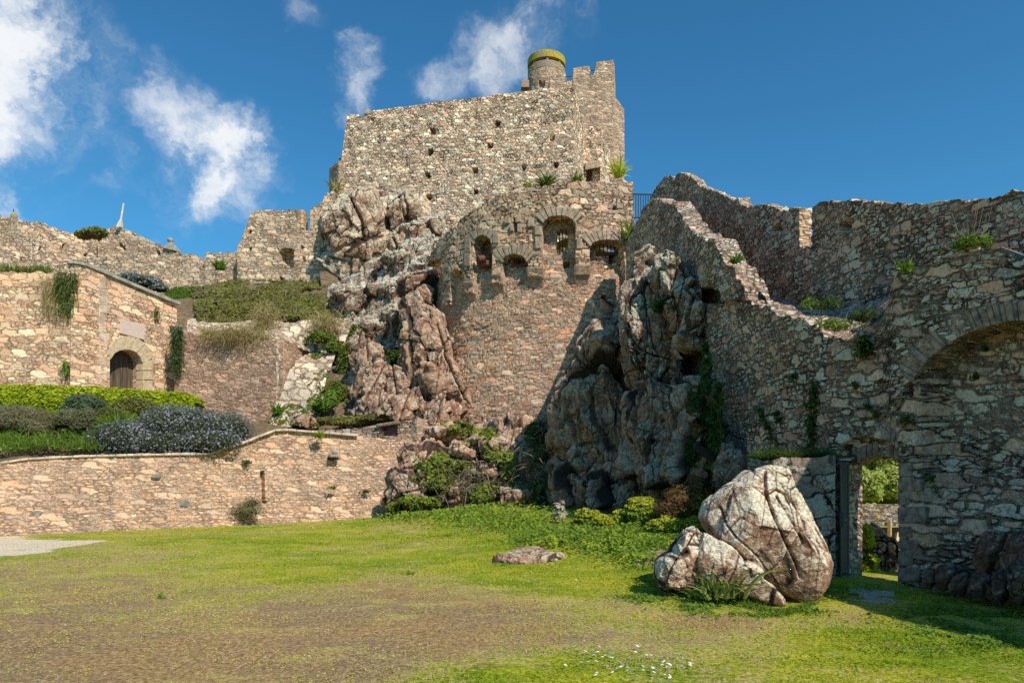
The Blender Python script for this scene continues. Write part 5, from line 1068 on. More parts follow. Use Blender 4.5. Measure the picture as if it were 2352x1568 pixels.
clump = .5+.5*fbm(P*np.array([.7,1.4,0])+3, 4, 5, .65); keepb = rs.uniform(size=len(P)) < sstep(.30, .5, .5+.5*fbm(P*np.array([1.1,2.2,0]), 4, 15, .65))+.15; P, clump, bm, xx, yy = P[keepb], clump[keepb], bm[keepb], xx[keepb], yy[keepb]; D = rs.normal(size=P.shape)*.9; D[:,2] = 1.; sc = (.012+.0016*yy)
val = (.40+.5*bm.clip(-.3,1)+1.1*(clump-.5)+.55*(rs.uniform(size=len(P))-.3)).clip(0,1)
pxx, pyy = to_px(xx, yy, 0*xx)
lush = np.exp(-((pxx-1300)/330)**2-((pyy-1215)/42)**2)+np.exp(-((pxx-2150)/330)**2-((pyy-1470)/50)**2)*.5+np.exp(-((pxx-1540)/110)**2-((pyy-1350)/40)**2)
V = bladeset(P, D, 1., 1., GL.rng, 2, 1.2, val-.35*lush.clip(0,1)*.6)
# rescale every blade about its root: short near, a little coarser far away
n_ = len(P); Vv = V[0].reshape(n_, -1, 3); root = P[:,None,:]; ln = ((.013+.02*lush)*(1+.03*yy))[:,None,None]; Vv = root+(Vv-root)*ln
Wd = Vv.reshape(n_, 3, 2, 3); mid = Wd.mean(2, keepdims=True); dirs = Wd[:,:,0]-Wd[:,:,1]; dl = np.linalg.norm(dirs,axis=2,keepdims=True)+1e-9
wid = (sc*.28)[:,None,None]*np.array([1.,.8,.1])[None,:,None]; h_ = dirs/dl*wid; Wd = np.stack([mid[:,:,0]+h_, mid[:,:,0]-h_], 2)
GL.add((Wd.reshape(-1,3), V[1], V[2])); GL.build('grass', [M_grass], None, 'short yellow-green turf of the castle lawn', 'grass', kind='stuff')
# grit on the bare patches
gxx, gyy = gpts(60000, 4.9, 17); k = (bare_map(gxx, gyy)+.2*rs.normal(size=len(gxx)) > .38); gxx, gyy = gxx[k], gyy[k]; P = np.stack([gxx, gyy, gz(gxx, gyy)+.002], 1)
U4 = np.array([(1,0,-.3),(-.5,.87,-.3),(-.5,-.87,-.3),(0,0,.9)]); sz = (.0025+.006*rs.uniform(size=len(P))**3)*(1+.05*gyy); V4 = P[:,None]+(U4[None]+rs.normal(size=(len(P),4,3))*.3)*sz[:,None,None]
F4 = (np.array([(0,1,3),(1,2,3),(2,0,3)])[None]+4*np.arange(len(P))[:,None,None]).reshape(-1,3)
gm, gt_ = newmat('grit'); ga = gt_.n('ShaderNodeAttribute'); ga.attribute_name = 'v'; gt_.out(gt_.bsdf(gt_.ramp(ga.outputs['Fac'], [(0,(.10,.07,.05)),(.5,(.30,.22,.15)),(.9,(.40,.31,.22)),(1,(.52,.44,.34))]), .9, .1))
tag(mesh('grit', V4.reshape(-1,3), F4, gm, fattr={'v': np.repeat(rs.uniform(size=len(P)), 3)}), 'small grit and clods on the worn earth of the lawn', 'gravel', kind='stuff')
SK = Leaves(9); pl = np.array([(1500,1345),(1530,1356),(1600,1362),(1650,1370),(1700,1376),(1740,1388),(1790,1400),(1840,1386),(1870,1372),(1900,1345)], float)
u_ = SK.rng.uniform(0, len(pl)-1.001, 2600); i_ = u_.astype(int); q_ = pl[i_]+(pl[i_+1]-pl[i_])*(u_-i_)[:,None]+SK.rng.normal(size=(2600,2))*np.array([4,3.]); Yq = EYE*FO/(q_[:,1]-HY); Xq = (q_[:,0]-CX)/FO*Yq
P = np.stack([Xq, Yq, gz(Xq, Yq)], 1); D = SK.rng.normal(size=P.shape)*.5; D[:,2] = 1; SK.add(bladeset(P, D, .075, .0035, SK.rng, 3, .8)); SK.build('longer_grass', [M_green], None, 'longer grass around the foot of the boulders', 'grass', kind='stuff')
# daisies
def daisies(pts, rng):
    m = MB()
    return m
dz = []
for cx, cy, sx, sy, n in ((760,1206,170,5,150),(1420,1515,60,12,60),(1480,1548,70,14,60),(1560,1530,40,12,30),(1210,1320,120,20,26),(1000,1300,140,20,8),(1350,1345,110,10,16),(130,1222,120,4,24),(1870,1480,60,20,6),(1300,1250,60,10,6)):
    a = rs.normal(size=(n,2))*np.array([sx,sy])+np.array([cx,cy])
    for qx, qy in a:
        if qy < 1106: continue
        Yg = EYE*FO/(qy-HY); X = (qx-CX)/FO*Yg
        if Yg < 26 and bool(front_of_wall(np.array([X]), np.array([Yg]))[0]): dz.append((X, Yg))
dz = np.array(dz); zz_ = gz(dz[:,0], dz[:,1]); m = MB()
ar = np.linspace(0, 2*math.pi, 9)[:-1]
for (X, Yg), z0 in zip(dz, zz_):
    r = (.011+.0006*Yg)*rs.uniform(.8,1.25); tx, ty = rs.normal(size=2)*.3; zt = z0+.03+.02*rs.uniform()
    m.add([(X+r*math.cos(a), Yg+r*math.sin(a), zt+r*(tx*math.cos(a)+(ty-.5)*math.sin(a))) for a in ar]+[(X, Yg, zt+r*.35)], [(k, (k+1) % 8, 8) for k in range(8)])
tag(m.build('daisies', M_daisy), 'small white daisies scattered through the lawn', 'flowers', kind='stuff')
# ================================================================== hill that carries everything
A1 = [(-60,24,2.35),(-15.2,22,2.35),(-9.3,25.6,2.7),(-7,27,3.1),(-4,28,2.9)]; 
tag(strip('garden_terrace', [P3(x_,np.interp(x_,[a for a,_ in wtop],[b for _,b in wtop])+4,Y_+.5) for x_,Y_ in ((-400,17.4),(0,20.8),(300,22.6),(603,25.1),(690,25.6))], [P3(-420,925,30.5),P3(0,925,31),P3(250,925,32),P3(420,940,33.5),P3(700,985,32)], M_soil, rough=.25, n=80, m=30)[0], kind='structure')
hx = np.array([(-70,52,13),(-30,50,14),(-15,49,14.5),(-9,50,15),(0,52,18),(8,52,19),(14,50,15),(40,50,8)], float)
tag(strip('castle_hill', [(-90,47.6,12),(-34,48.6,12.5),(-14,46.4,12.8),(-9,47,14),(-2,49,17),(5,49,19),(9,47,16),(30,50,6),(70,60,0)], [(-120,90,10),(-40,80,16),(-15,75,20),(0,70,24),(10,70,24),(30,80,14),(50,85,8),(70,90,3),(120,110,0)], M_soil, rough=1., n=120, m=40)[0], kind='structure')
tag(strip('crag_base', [(-5,28.4,0),(-2,28,0),(2,26,0),(4,24,0),(6,22,0)], [(-9,47,14),(-4,48.5,15.5),(2,47,14),(6,43,12),(8,38,8)], M_rmid, rough=.4, n=60, m=60)[0], kind='structure')
# ================================================================== planting in the garden bed
def hedge(name, pts, h0, depth, mat, label, n, leaf, seed):
    """pts: (px, y_top, Y, y_bottom)"""
    L = Leaves(seed); rg_ = L.rng; A = np.array(pts, float)
    t = rg_.uniform(size=n); px = A[0,0]+(A[-1,0]-A[0,0])*t; yt = np.interp(px, A[:,0], A[:,1]); Y = np.interp(px, A[:,0], A[:,2]); yb = np.interp(px, A[:,0], A[:,3])
    zt = EYE+(HY-yt)/FO*Y; zb = EYE+(HY-yb)/FO*Y; top = rg_.uniform(size=n) < .3; end = np.clip((A[-1,0]-px)/14, 0, 1)**.5
    z = np.where(top, zt, zb+(zt-zb)*rg_.uniform(size=n)); dy = np.where(top, rg_.uniform(0, depth, n), 0)
    x = (px-CX)/FO*Y; P = np.stack([x, Y+dy, z], 1); nz_ = fbm(P*1.3, 3, seed); P[:,1] += -.15*nz_-.06*np.abs(rg_.normal(size=n)); P[:,2] += .10*nz_*top-(1-end)*.35*(z > zt-.3)
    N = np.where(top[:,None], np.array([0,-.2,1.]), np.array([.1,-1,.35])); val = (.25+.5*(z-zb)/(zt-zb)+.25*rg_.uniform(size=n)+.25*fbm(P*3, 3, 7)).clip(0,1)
    L.add(leafset(P, N, leaf, rg_, 1.7, .55, val))
    m_ = []
    for (a, yt, Y0, yb), (b, yt2, Y1, yb2) in zip(pts[:-1], pts[1:]):
        q = [P3(a,yb,Y0+.1), P3(b,yb2,Y1+.1), P3(b,yt2+4,Y1+.1), P3(a,yt+4,Y0+.1)]; q += [v+np.array([0,depth-.1,0]) for v in q]; m_.append(q)
    V = np.array(m_).reshape(-1,3); F = []
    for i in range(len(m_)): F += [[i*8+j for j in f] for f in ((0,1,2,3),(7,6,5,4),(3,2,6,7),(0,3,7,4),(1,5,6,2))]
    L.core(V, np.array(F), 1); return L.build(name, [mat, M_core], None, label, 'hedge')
hedge('hedge', [(-300,872,26.5,975),(0,884,27,972),(120,886,27.3,970),(250,893,27.8,968),(330,897,28.2,962),(400,903,28.8,950),(446,911,29.3,940)], 0, 1.1, M_lime, 'long clipped yellow-green hedge in front of the gatehouse', 42000, .075, 4)
bush('shrub', [(40,968,24.6,95,40,1.1),(92,985,24.2,34,26,.8),(-60,960,24.5,60,44,1.)], M_grey, M_coreb, 'straggly grey-brown shrub at the left edge under the hedge', .05, 9000, 3.2, 1, lump=.3)
bush('shrub', [(200,935,25.6,40,32,.9),(175,945,25.4,30,26,.7)], M_teal, M_core, 'blue-green rounded shrub pressed against the hedge', .05, 4200, 2.6, 2)
bush('shrub', [(165,965,24.6,32,28,.7),(200,970,24.4,28,34,.7)], M_grey, M_core, 'small grey-green shrub with bare stems below the blue-green one', .045, 3400, 3., 3, lump=.35)
bush('shrub', [(312,938,25.6,46,26,.9),(280,955,25.2,44,26,.9),(255,970,24.9,26,20,.7)], M_olive, M_core, 'domed olive shrub between the hedge and the blue-flowered mound', .05, 5200, 2.2, 4)
bush('shrub', [(275,985,24.3,34,20,.6)], M_green, M_core, 'clump of upright green leaves below the domed olive shrub', .09, 500, 6., 5, blades=(.35,.016,.6))
bush('rosemary_bush', [(300,1010,23.8,88,46,1.),(390,975,24.2,70,46,1.1),(450,988,24.3,80,54,1.1),(520,990,24.8,60,44,1.),(360,1020,23.6,80,30,.8),(470,1015,24.,80,30,.8)], M_rose, M_core, 'wide mound of blue-flowered rosemary spilling over the garden wall', .04, 26000, 3.6, 6, lump=.2, flowers=(M_blue, .24, .028), lo=-.8)
Vg, Fg, SGa = patch_grid([[(-300,1062,20.8),(0,1040,21.8),(120,1032,22.5),(235,1034,23)],[(-300,1000,24),(0,1005,24),(120,1000,24),(245,985,24.5)]], 40, 20, .15, 9)
L = Leaves(12); P = SGa(L.rng, 4200); P = P[fbm(P*.9, 3, 4) > -.1]; D = L.rng.normal(size=P.shape)*.5; D[:,2] = 1; L.add(bladeset(P, D, .3, .012, L.rng, 2, .9)); P = SGa(L.rng, 3000); L.add(leafset(P+np.array([0,0,.08]), np.tile([0,-.3,1.],(3000,1)), .05, L.rng, 2.))
L.build('tall_grass', [M_green], None, 'rough green grass growing along the garden bed behind the wall', 'grass', kind='stuff')
# hanging shrub on the gatehouse
def hanging(name, surf, x0, x1, ytop, ybot, n, length, mat, label, width=.012, seed=0, leafy=0, lm=None, out=.1, cat='plant'):
    L = Leaves(seed); q = []
    for _ in range(n):
        a = L.rng.uniform(); b = L.rng.beta(1.2, 1.6); w = 1-.45*b; px = (x0+x1)/2+(a-.5)*(x1-x0)*w; q.append(surf.at(px, ytop+(ybot-ytop)*b, out*(1-.4*b)+.08*L.rng.normal()))
    P = np.array(q); D = L.rng.normal(size=P.shape)*.35+np.array([0,-.3,-1.]); L.add(bladeset(P, D, length, width, L.rng, 3, .8))
    if leafy: k = L.rng.choice(len(P), leafy); L.add(leafset(P[k]+L.rng.normal(size=(leafy,3))*.08, np.tile([0,-1.,.3],(leafy,1)), .05, L.rng, 3.), 1)
    return L.build(name, [mat, lm or mat], None, label, cat)
SGL = Surf([(-420,31),(170,31)])
hanging('hanging_shrub', SGL, 132, 186, 626, 728, 420, .5, M_ivy, 'dark green trailing shrub hanging over the corner of the gatehouse wall', .014, 3, 1300, M_teal, .22)
hanging('dry_trailing_plant', SGL, 98, 140, 630, 725, 420, .5, M_straw, 'dry brown trailing stems hanging left of the dark trailing shrub', .008, 4, out=.18)
hanging('wall_plant', SGL, 148, 166, 828, 865, 90, .3, M_green, 'small green weed rooted in the gatehouse wall left of the door', .02, 5, 120, M_green, .1)
hanging('climbing_shrub', STT, 401, 428, 750, 868, 500, .3, M_ivyd, 'dark green climbing shrub in the corner right of the gatehouse door', .02, 6, 1800, M_teal, .3)
hanging('wall_plant', SG, 352, 362, 705, 745, 60, .3, M_ivyd, 'thin trailing weed on the gatehouse right of the plaque', .02, 7, 90, M_green, .05)
L = Leaves(31); n = 900; px = L.rng.uniform(-80, 118, n); P = np.array([P3(a, 626+L.rng.uniform(0,4), 31.2+L.rng.uniform(0,.6)) for a in px]); D = L.rng.normal(size=P.shape)*.4; D[:,2] = 1; L.add(bladeset(P, D, .42, .014, L.rng, 3, .5)); L.build('wall_top_weeds', [M_ivy], None, 'row of green weeds along the top of the gatehouse wall', 'plants', kind='stuff')
bush('shrub', [(330,650,38,42,16,.6),(300,638,38.5,30,10,.5),(365,662,38,20,10,.5)], M_rose, M_core, 'grey-blue shrub showing above the gatehouse coping', .07, 1800, 3., 41, flowers=(M_blue, .25, .05))
# ivy bank
def cover(name, sampler, n, leaf, mat, label, seed, h=.25, cat='ivy', asp=1.6, kind=None, patch=None, N=(.1,-.8,.8), twigs=0, blades=None, mats=None, rng_uv=(0,1,0,1)):
    L = Leaves(seed); P = sampler(L.rng, n, *rng_uv); m_ = .5+.5*fbm(P*.8, 3, seed); P = P+np.array([0,-.5,.7])*(h*m_*L.rng.uniform(.3,1.,n))[:,None]
    if patch is not None: k = fbm(P*patch[0], 3, seed+9) > patch[1]; P = P[k]
    c = .5+.5*fbm(P*2., 3, seed+3); v = (.7*c+.35*L.rng.uniform(size=len(P))-.05).clip(0,1)
    if blades: D = L.rng.normal(size=P.shape)*.6; D[:,2] += .8; D[:,1] -= .3; L.add(bladeset(P, D, blades[0], blades[1], L.rng, 3, blades[2], v))
    else: L.add(leafset(P, np.tile(N, (len(P),1)), leaf, L.rng, asp, .6, v))
    if twigs: P = sampler(L.rng, twigs, *rng_uv); D = L.rng.normal(size=P.shape); D[:,2] = np.abs(D[:,2]); L.add(bladeset(P+np.array([0,-.2,.2]), D, .6, .01, L.rng, 3, .5), 1)
    return L.build(name, [mat, M_twig], None, label, cat, kind=kind)
cover('bank_ivy', S4, 26000, .085, M_bank, 'brown-green ivy and brambles covering the bank below the curtain wall', 51, .6, kind='stuff', twigs=500, rng_uv=(.18,1,0,1), patch=(.45,-.35))
cover('bank_grass', S4, 2500, .05, M_green, 'bright green grass at the left top of the bank', 52, .1, cat='grass', kind='stuff', blades=(.2,.02,.8), rng_uv=(0,.26,.6,1))
cover('slope_ivy', S3, 11000, .075, M_ivy, 'patchy ivy and weeds climbing the rocky slope', 53, .5, kind='stuff', twigs=400, patch=(.5,.02), rng_uv=(0,.8,0,1))
cover('ramp_ivy', S2, 2600, .07, M_ivy, 'yellow-green ivy trailing down the pale stone ramp', 54, .12, kind='stuff', patch=(.7,.12))
L = Leaves(61)
for cx, cy, Y, sx, sy, n in ((545,775,34,55,18,1500),(610,735,36.5,26,36,900),(590,780,34,34,12,500),(750,745,36,40,20,800),(480,770,34.4,20,10,250)):
    P = np.array([P3(cx+L.rng.normal()*sx*.5, cy+L.rng.normal()*sy*.45, Y+L.rng.normal()*.3) for _ in range(n)]); D = L.rng.normal(size=P.shape)*.6+np.array([0,-.5,.5]); L.add(bladeset(P, D, .75, .012, L.rng, 4, 2.))
L.build('dry_grass', [M_straw], None, 'pale straw-coloured grass spilling over the ledge and terrace wall', 'grass', kind='stuff')
bush('ivy_clump', [(735,778,35.2,34,16,.4),(772,800,34.6,26,16,.35)], M_ivy, M_core, 'dark green ivy clump at the right end of the pale ledge', .08, 2400, 1.6, 62, cat='ivy', lump=.45, shell=.4)
bush('weed_clump', [(800,840,33.6,28,44,.4),(820,780,34.7,20,36,.35),(770,905,31.6,28,28,.35)], M_ivy, M_coreb, 'tangled yellow-green ivy on the pink rocks right of the stone ramp', .075, 5200, 1.6, 63, cat='ivy', lump=.5, shell=.4)
bush('weed_clump', [(735,935,30,18,16,.4),(760,920,30.2,16,22,.4)], M_green, M_core, 'bright green weeds on the slope left of the niche wall', .08, 1200, 2., 64, lump=.4)
bush('bank_weeds', [(790,968,29.2,80,12,.5),(870,960,28.9,50,9,.4),(700,974,28.8,34,7,.4)], M_bank, M_coreb, 'dry brown-green ground cover above the niche wall', .06, 2600, 2., 65, lump=.4)
bush('ivy_clump', [(905,835,32.5,26,30,.5),(925,870,31.5,20,26,.4)], M_ivyd, M_core, 'shaded ivy between the pink rocks and the leaning slab', .08, 1500, 1.6, 66, cat='ivy')
# strap-leaved plants
bush('rampart_bush', [(212,537,50.5,26,10,.8),(228,532,50.5,16,9,.6),(190,541,50.5,16,8,.6)], M_bank, M_coreb, 'brown and green bush crowning the rampart on the left', .13, 1600, 2., 7, lump=.4, shell=.3)
for px, py, Y, n, l, lab, s_, mt in ((638,950,31,60,.5,'spiky green plant at the foot of the brown retaining wall',1,M_green),(738,938,29.6,90,.6,'spiky green plant growing on the slope beside the stone ramp',2,M_green),(1420,405,49,120,1.2,'bright yellow-green spiky plant beside the tower buttress',3,M_yel),(1445,550,27.5,80,.8,'green leafy plant in the crack at the right end of the bastion',4,M_green),(1515,715,19.4,200,.34,'dark grassy tuft wedged between the leaning slabs',5,M_ivyd),(770,443,47,60,.9,'pale grass tuft at the foot of the keep flank',6,M_straw),(505,618,44.4,110,.6,'round green plant growing from the curtain wall',8,M_green),(1690,603,15.8,60,.2,'yellow-green weed beside the stepped parapet of the gate wall',9,M_green),(733,1004,25.5,70,.22,'yellow-green weed hanging from the garden wall',10,M_lime),(765,1122,25.75,30,.12,'small green cushion on the garden wall',11,M_green),(840,1130,26.5,40,.12,'small grey-green cushion near the right end of the garden wall',12,M_teal),(567,1064,24.45,40,.16,'small weed near the bend of the garden wall',13,M_teal),(2078,622,10.4,50,.16,'little green weed at the end of the wall top beside the broad arch',14,M_green),(1255,432,28.3,200,.55,'green leafy fringe on top of the bastion parapet',15,M_ivy),(1325,420,28,60,.4,'small green tuft on the bastion parapet',16,M_ivy),(1215,436,28.6,60,.35,'small yellow-green tuft at the left of the parapet fringe',17,M_lime)):
    tuft('wall_plant' if n < 100 else 'leafy_plant', px, py, Y, n, l, .016+.0008*Y, mt, lab, s_, spread=.8, base=.05*Y/20, droop=1.)
# yellow-green plants on the broken wall top
for px, py, Y, n, l, lab, s_ in ((2232,560,9.7,190,.34,'large bright green leafy plant with bare stems on top of the gate wall',21),(1915,748,12.1,130,.32,'bright green leafy plant spilling over the lowest part of the gate wall',22),(1860,700,13.4,80,.24,'green weed on the wall walk behind the broken parapet',23),(1985,728,12.2,150,.32,'dark green leaves in the shade of the wall walk',24),(1905,700,13.,100,.28,'shaded green plant at the foot of the curtain wall',25)):
    L = Leaves(s_); sY = Y/FO; dk_ = 'shade' in lab or 'dark' in lab; hw_ = {21: 46, 22: 40, 23: 22, 24: 48, 25: 34}[s_]  # plants in shade get the dark leaf, so shade is in the colour
    q_, d_ = lump_points(L.rng, P3(px, py+2, Y), (hw_*sY, hw_*sY*.7, 20*sY), n*3, s_, .5, .5, lo=-.3); L.add(leafset(q_, d_+np.array([0,-.3,.5]), .035, L.rng, 3.4, .7)); c0 = P3(px, py+10, Y)
    D = L.rng.normal(size=(n//3,3))*.9; D[:,2] = np.abs(D[:,2])+.6; L.add(bladeset(c0+L.rng.normal(size=(n//3,3))*np.array([.12,.08,.02]), D, l*.8, .012, L.rng, 4, 1.2))
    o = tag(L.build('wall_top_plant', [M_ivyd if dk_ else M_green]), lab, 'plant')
    if s_ in (21, 22):
        mb = MB(); c = P3(px, py, Y); r5 = random.Random(s_)
        for k in range(9): a = r5.uniform(-1, 1); e = c+np.array([a*.35, r5.uniform(-.2,.2), r5.uniform(.25,.6) if s_ == 21 else r5.uniform(-.3,.3)]); mb.tube([c, (c+e)/2+np.array([a*.08,0,-.05]), e], [.006,.005,.003], 5)
        st_ = mb.build('bare_stems', M_twig); w = st_.matrix_world.copy(); st_.parent = o
# ivy on the gate wall
def wall_ivy(name, surf, strands, n, leaf, mat, label, seed, out=.05, w=8, kind=None):
    L = Leaves(seed); P = []
    for pl in strands:
        pl = np.array(pl, float); d = np.r_[0, np.cumsum(np.linalg.norm(np.diff(pl[:,:2],axis=0),axis=1))]
        for _ in range(int(n*d[-1]/100)):
            u = L.rng.uniform(0, d[-1]); x_ = np.interp(u,d,pl[:,0]); y_ = np.interp(u,d,pl[:,1]); ww = np.interp(u,d,pl[:,2]); P.append(surf.at(x_+L.rng.normal()*ww, y_+L.rng.normal()*ww*.8, out+abs(L.rng.normal())*.06))
    P = np.array(P); k = fbm(P*3.5, 3, seed) > (-.05 if len(strands[0]) > 2 else -9); P = P[k]; nn = surf.at(1750,900,1.)-surf.at(1750,900,0.) if isinstance(surf, Surf) else np.array([0,-1.,0])
    c = .5+.5*fbm(P*4., 2, seed+3); L.add(leafset(P, np.tile(nn+np.array([0,0,.3]), (len(P),1)), leaf, L.rng, 1.3, .45, (.6*c+.4*L.rng.uniform(size=len(P))).clip(0,1))); return L.build(name, [mat], None, label, 'ivy', kind=kind)
wall_ivy('ivy_column', SF, [[(1665,790,4),(1672,870,8),(1668,950,16),(1660,1050,22),(1650,1100,24)],[(1700,880,4),(1690,950,8),(1680,1040,14)],[(1600,1000,8),(1630,1060,12)]], 900, .05, M_ivyd, 'tall dark column of ivy climbing the gate wall beside the crag', 71, .45)
wall_ivy('ivy_column', SF, [[(1882,875,2),(1878,920,5),(1872,980,8),(1872,1035,10)]], 420, .035, M_ivyd, 'narrow ivy strand on the gate wall left of the doorway', 72, .05)
wall_ivy('ivy_column', SF, [[(1752,935,2),(1770,975,4),(1785,1010,6)],[(1800,960,2),(1790,1010,5)]], 300, .035, M_ivyd, 'thin forked ivy strands on the gate wall above the low block wall', 73, .05)
wall_ivy('ivy_clump', SF, [[(1996,780,8),(1988,815,8)]], 900, .035, M_ivyd, 'dark drooping clump on the gate wall right of the lowest point', 74, .06)
for i, (a, b, w_) in enumerate(((2018,948,5),(2088,960,6),(1970,880,3),(1790,945,3),(2270,795,3),(2145,1095,6),(2250,860,4),(2000,930,2),(1830,860,3))):
    wall_ivy('wall_fern', SF, [[(a,b,w_),(a+3,b+10,w_*.8)]], 500, .03, M_ivyd, ['dark fern tuft above the doorway arch','dark fern tuft right above the door jamb','tiny dark tuft under the ivy clump','tiny dark tuft above the forked ivy strands','tiny dark tuft under the broad arch at the right','dark fern tuft on the wall between the door and the square niche','dark tuft inside the broad arch recess','tiny dark tuft left of the fern above the doorway','tiny tuft in the middle of the gate wall'][i], 80+i)
bush('grass_ledge', [(1810,1049,11.7,40,7,.25),(1760,1050,11.9,28,9,.3),(1870,1046,11.6,34,5,.2),(1905,1046,11.4,14,3,.15)], M_ivyd, M_core, 'dark grass growing on top of the low block wall', .03, 1500, 5., 91, cat='grass', blades=(.10,.006,1.1), lump=.5)
wall_ivy('ivy_mat', SF, [[(1640,1030,22),(1650,1075,28),(1625,1110,26),(1700,1100,20)]], 1500, .05, M_ivyd, 'dense dark ivy mat at the foot of the gate wall behind the huge boulder', 92, .7)
# ivy on the crag foot
def blob_scatter(L, blobs, n, leaf, mat_i=0, thr=-.05, asp=1.5, up=.3):
    for i, (px, py, Y, hw, hh, dep) in enumerate(blobs):
        s = Y/FO; p, d = lump_points(L.rng, P3(px,py,Y), (hw*s, dep, hh*s), n, 5+i, .4, .5, lo=-.8); k = (fbm(p*1.8, 3, 77) > thr); p, d = p[k], d[k]
        c = .5+.5*fbm(p*3, 2, 8); L.add(leafset(p, d+np.array([0,-.4,up]), leaf, L.rng, asp, .6, (.7*c+.3*L.rng.uniform(size=len(p))).clip(0,1)), mat_i)
L = Leaves(95); blob_scatter(L, [(1140,1090,25.4,34,60,.8),(1100,1130,25,50,30,.7),(1170,1080,25.2,22,60,.6),(1010,1070,25.6,60,36,.7),(1060,1100,25.2,40,40,.7),(960,1150,24.6,50,16,.5),(1050,985,27,40,20,.6),(1190,1140,24.6,40,20,.5),(1100,1000,26.4,40,26,.5),(1015,1120,25,30,30,.5),(930,1165,24.8,40,12,.4),(1130,1040,25.8,20,50,.5)], 2600, .075, thr=-.06)
blob_scatter(L, [(1140,1110,25,60,40,.8),(1000,1110,25,60,40,.7)], 500, .07, 0); P = np.array([P3(1100+L.rng.normal()*55, 1110+L.rng.normal()*30, 24.9+L.rng.normal()*.4) for _ in range(900)]); D = L.rng.normal(size=P.shape); L.add(bladeset(P, D, .5, .012, L.rng, 3, .6), 1)
L.build('foot_ivy', [leafmat('bright_ivy_leaf', [(.07,.09,.015),(.15,.19,.03),(.27,.32,.05),(.42,.44,.09)]), M_twig], None, 'yellow-green ivy and dry twigs over the rocks at the foot of the bastion', 'ivy', kind='stuff')
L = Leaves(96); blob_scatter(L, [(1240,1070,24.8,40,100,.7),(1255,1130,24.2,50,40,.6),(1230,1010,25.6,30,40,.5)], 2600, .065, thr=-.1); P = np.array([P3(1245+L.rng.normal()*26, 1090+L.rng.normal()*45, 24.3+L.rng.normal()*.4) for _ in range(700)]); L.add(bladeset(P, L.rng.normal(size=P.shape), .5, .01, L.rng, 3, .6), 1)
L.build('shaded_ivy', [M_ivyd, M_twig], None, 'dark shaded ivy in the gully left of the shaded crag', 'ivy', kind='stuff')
L = Leaves(97); blob_scatter(L, [(1600,940,17.2,26,50,.5),(1625,1000,16.8,30,60,.5),(1640,1060,16.2,40,50,.5),(1580,1030,17,14,60,.4)], 2600, .045, thr=.05); L.build('crag_ivy', [M_ivyd], None, 'dark ivy creeping over the crag foot beside the gate wall', 'ivy', kind='stuff')
# border plants at the foot of the crag
def umbel_plant(name, px, py, Y, hw, hh, label, seed, n=900, nu=34, mat=None):
    Y = GY(px, py+hh); L = Leaves(seed); s = Y/FO; c = P3(px, py, Y); rad = (hw*s, hw*s*.8, hh*s)
    p, d = lump_points(L.rng, c, rad, n, seed, .35, .5, lo=-.9); c_ = .5+.5*fbm(p*4, 2, 8); L.add(leafset(p, d+np.array([0,-.2,.8]), .045, L.rng, 1.7, .6, (.25+.55*c_+.2*L.rng.uniform(size=len(p))).clip(0,1)))
    V, F = bush_core(c-np.array([0,0,rad[2]*.3]), rad, seed, .35, 1.6, .6); L.core(V, F, 2)
    q, d = lump_points(L.rng, c, (rad[0], rad[1], rad[2]*1.12), nu, seed, .2, .12, lo=.0)
    for a, e in zip(q, d):
        k = 34; o = L.rng.normal(size=(k,3)); o /= np.linalg.norm(o,axis=1)[:,None]; r = L.rng.uniform(.05,.085); o = o*r*np.array([1,1,.6]); o[:,2] = np.abs(o[:,2]); L.add(leafset(a+o, o+np.array([0,0,.02]), .019, L.rng, 1.1, .4), 1)
    P = q-np.array([0,0,.16]); L.add(bladeset(P, (q-P)+L.rng.normal(size=P.shape)*.01, .2, .006, L.rng, 1, 0.), 0)
    return L.build(name, [mat or M_green, M_yel, M_core], None, label, 'flowering plant', 'yellow-flowered plants at the foot of the crag')
um = [(1352,1195,18.5,34,24,'leftmost yellow-flowered plant below the shaded crag'),(1385,1205,17.8,22,18,'low yellow-flowered plant second from the left below the crag'),(1425,1195,17,20,20,'small yellow-flowered plant in front of the middle of the crag foot'),(1475,1180,16.4,42,34,'tallest and widest yellow-flowered plant under the crag'),(1530,1215,14.8,40,24,'yellow-flowered plant in front of the russet shrub'),(1585,1170,14.6,36,40,'green yellow-flowered plant just left of the huge boulder top'),(1590,1215,13.4,28,24,'low yellow-flowered plant touching the huge boulder')]
for i, (a, b, Y, hw, hh, lab) in enumerate(um): umbel_plant('alexanders_plant', a, b, Y, hw, hh, lab, 100+i, n=int(500+hw*hh*1.2), nu=int(24+hw*hh/16))
bush('russet_shrub', [(1562,1145,14.6,38,38,.6),(1530,1172,14.6,32,26,.5),(1592,1115,14.6,22,30,.4)], M_redl, M_core, 'russet-brown twiggy shrub behind the yellow-flowered plants', .035, 3600, 2.4, 111, lump=.45, shell=.5, lo=-.9)
L = Leaves(120)      # low leafy cover between the lawn and the rocks
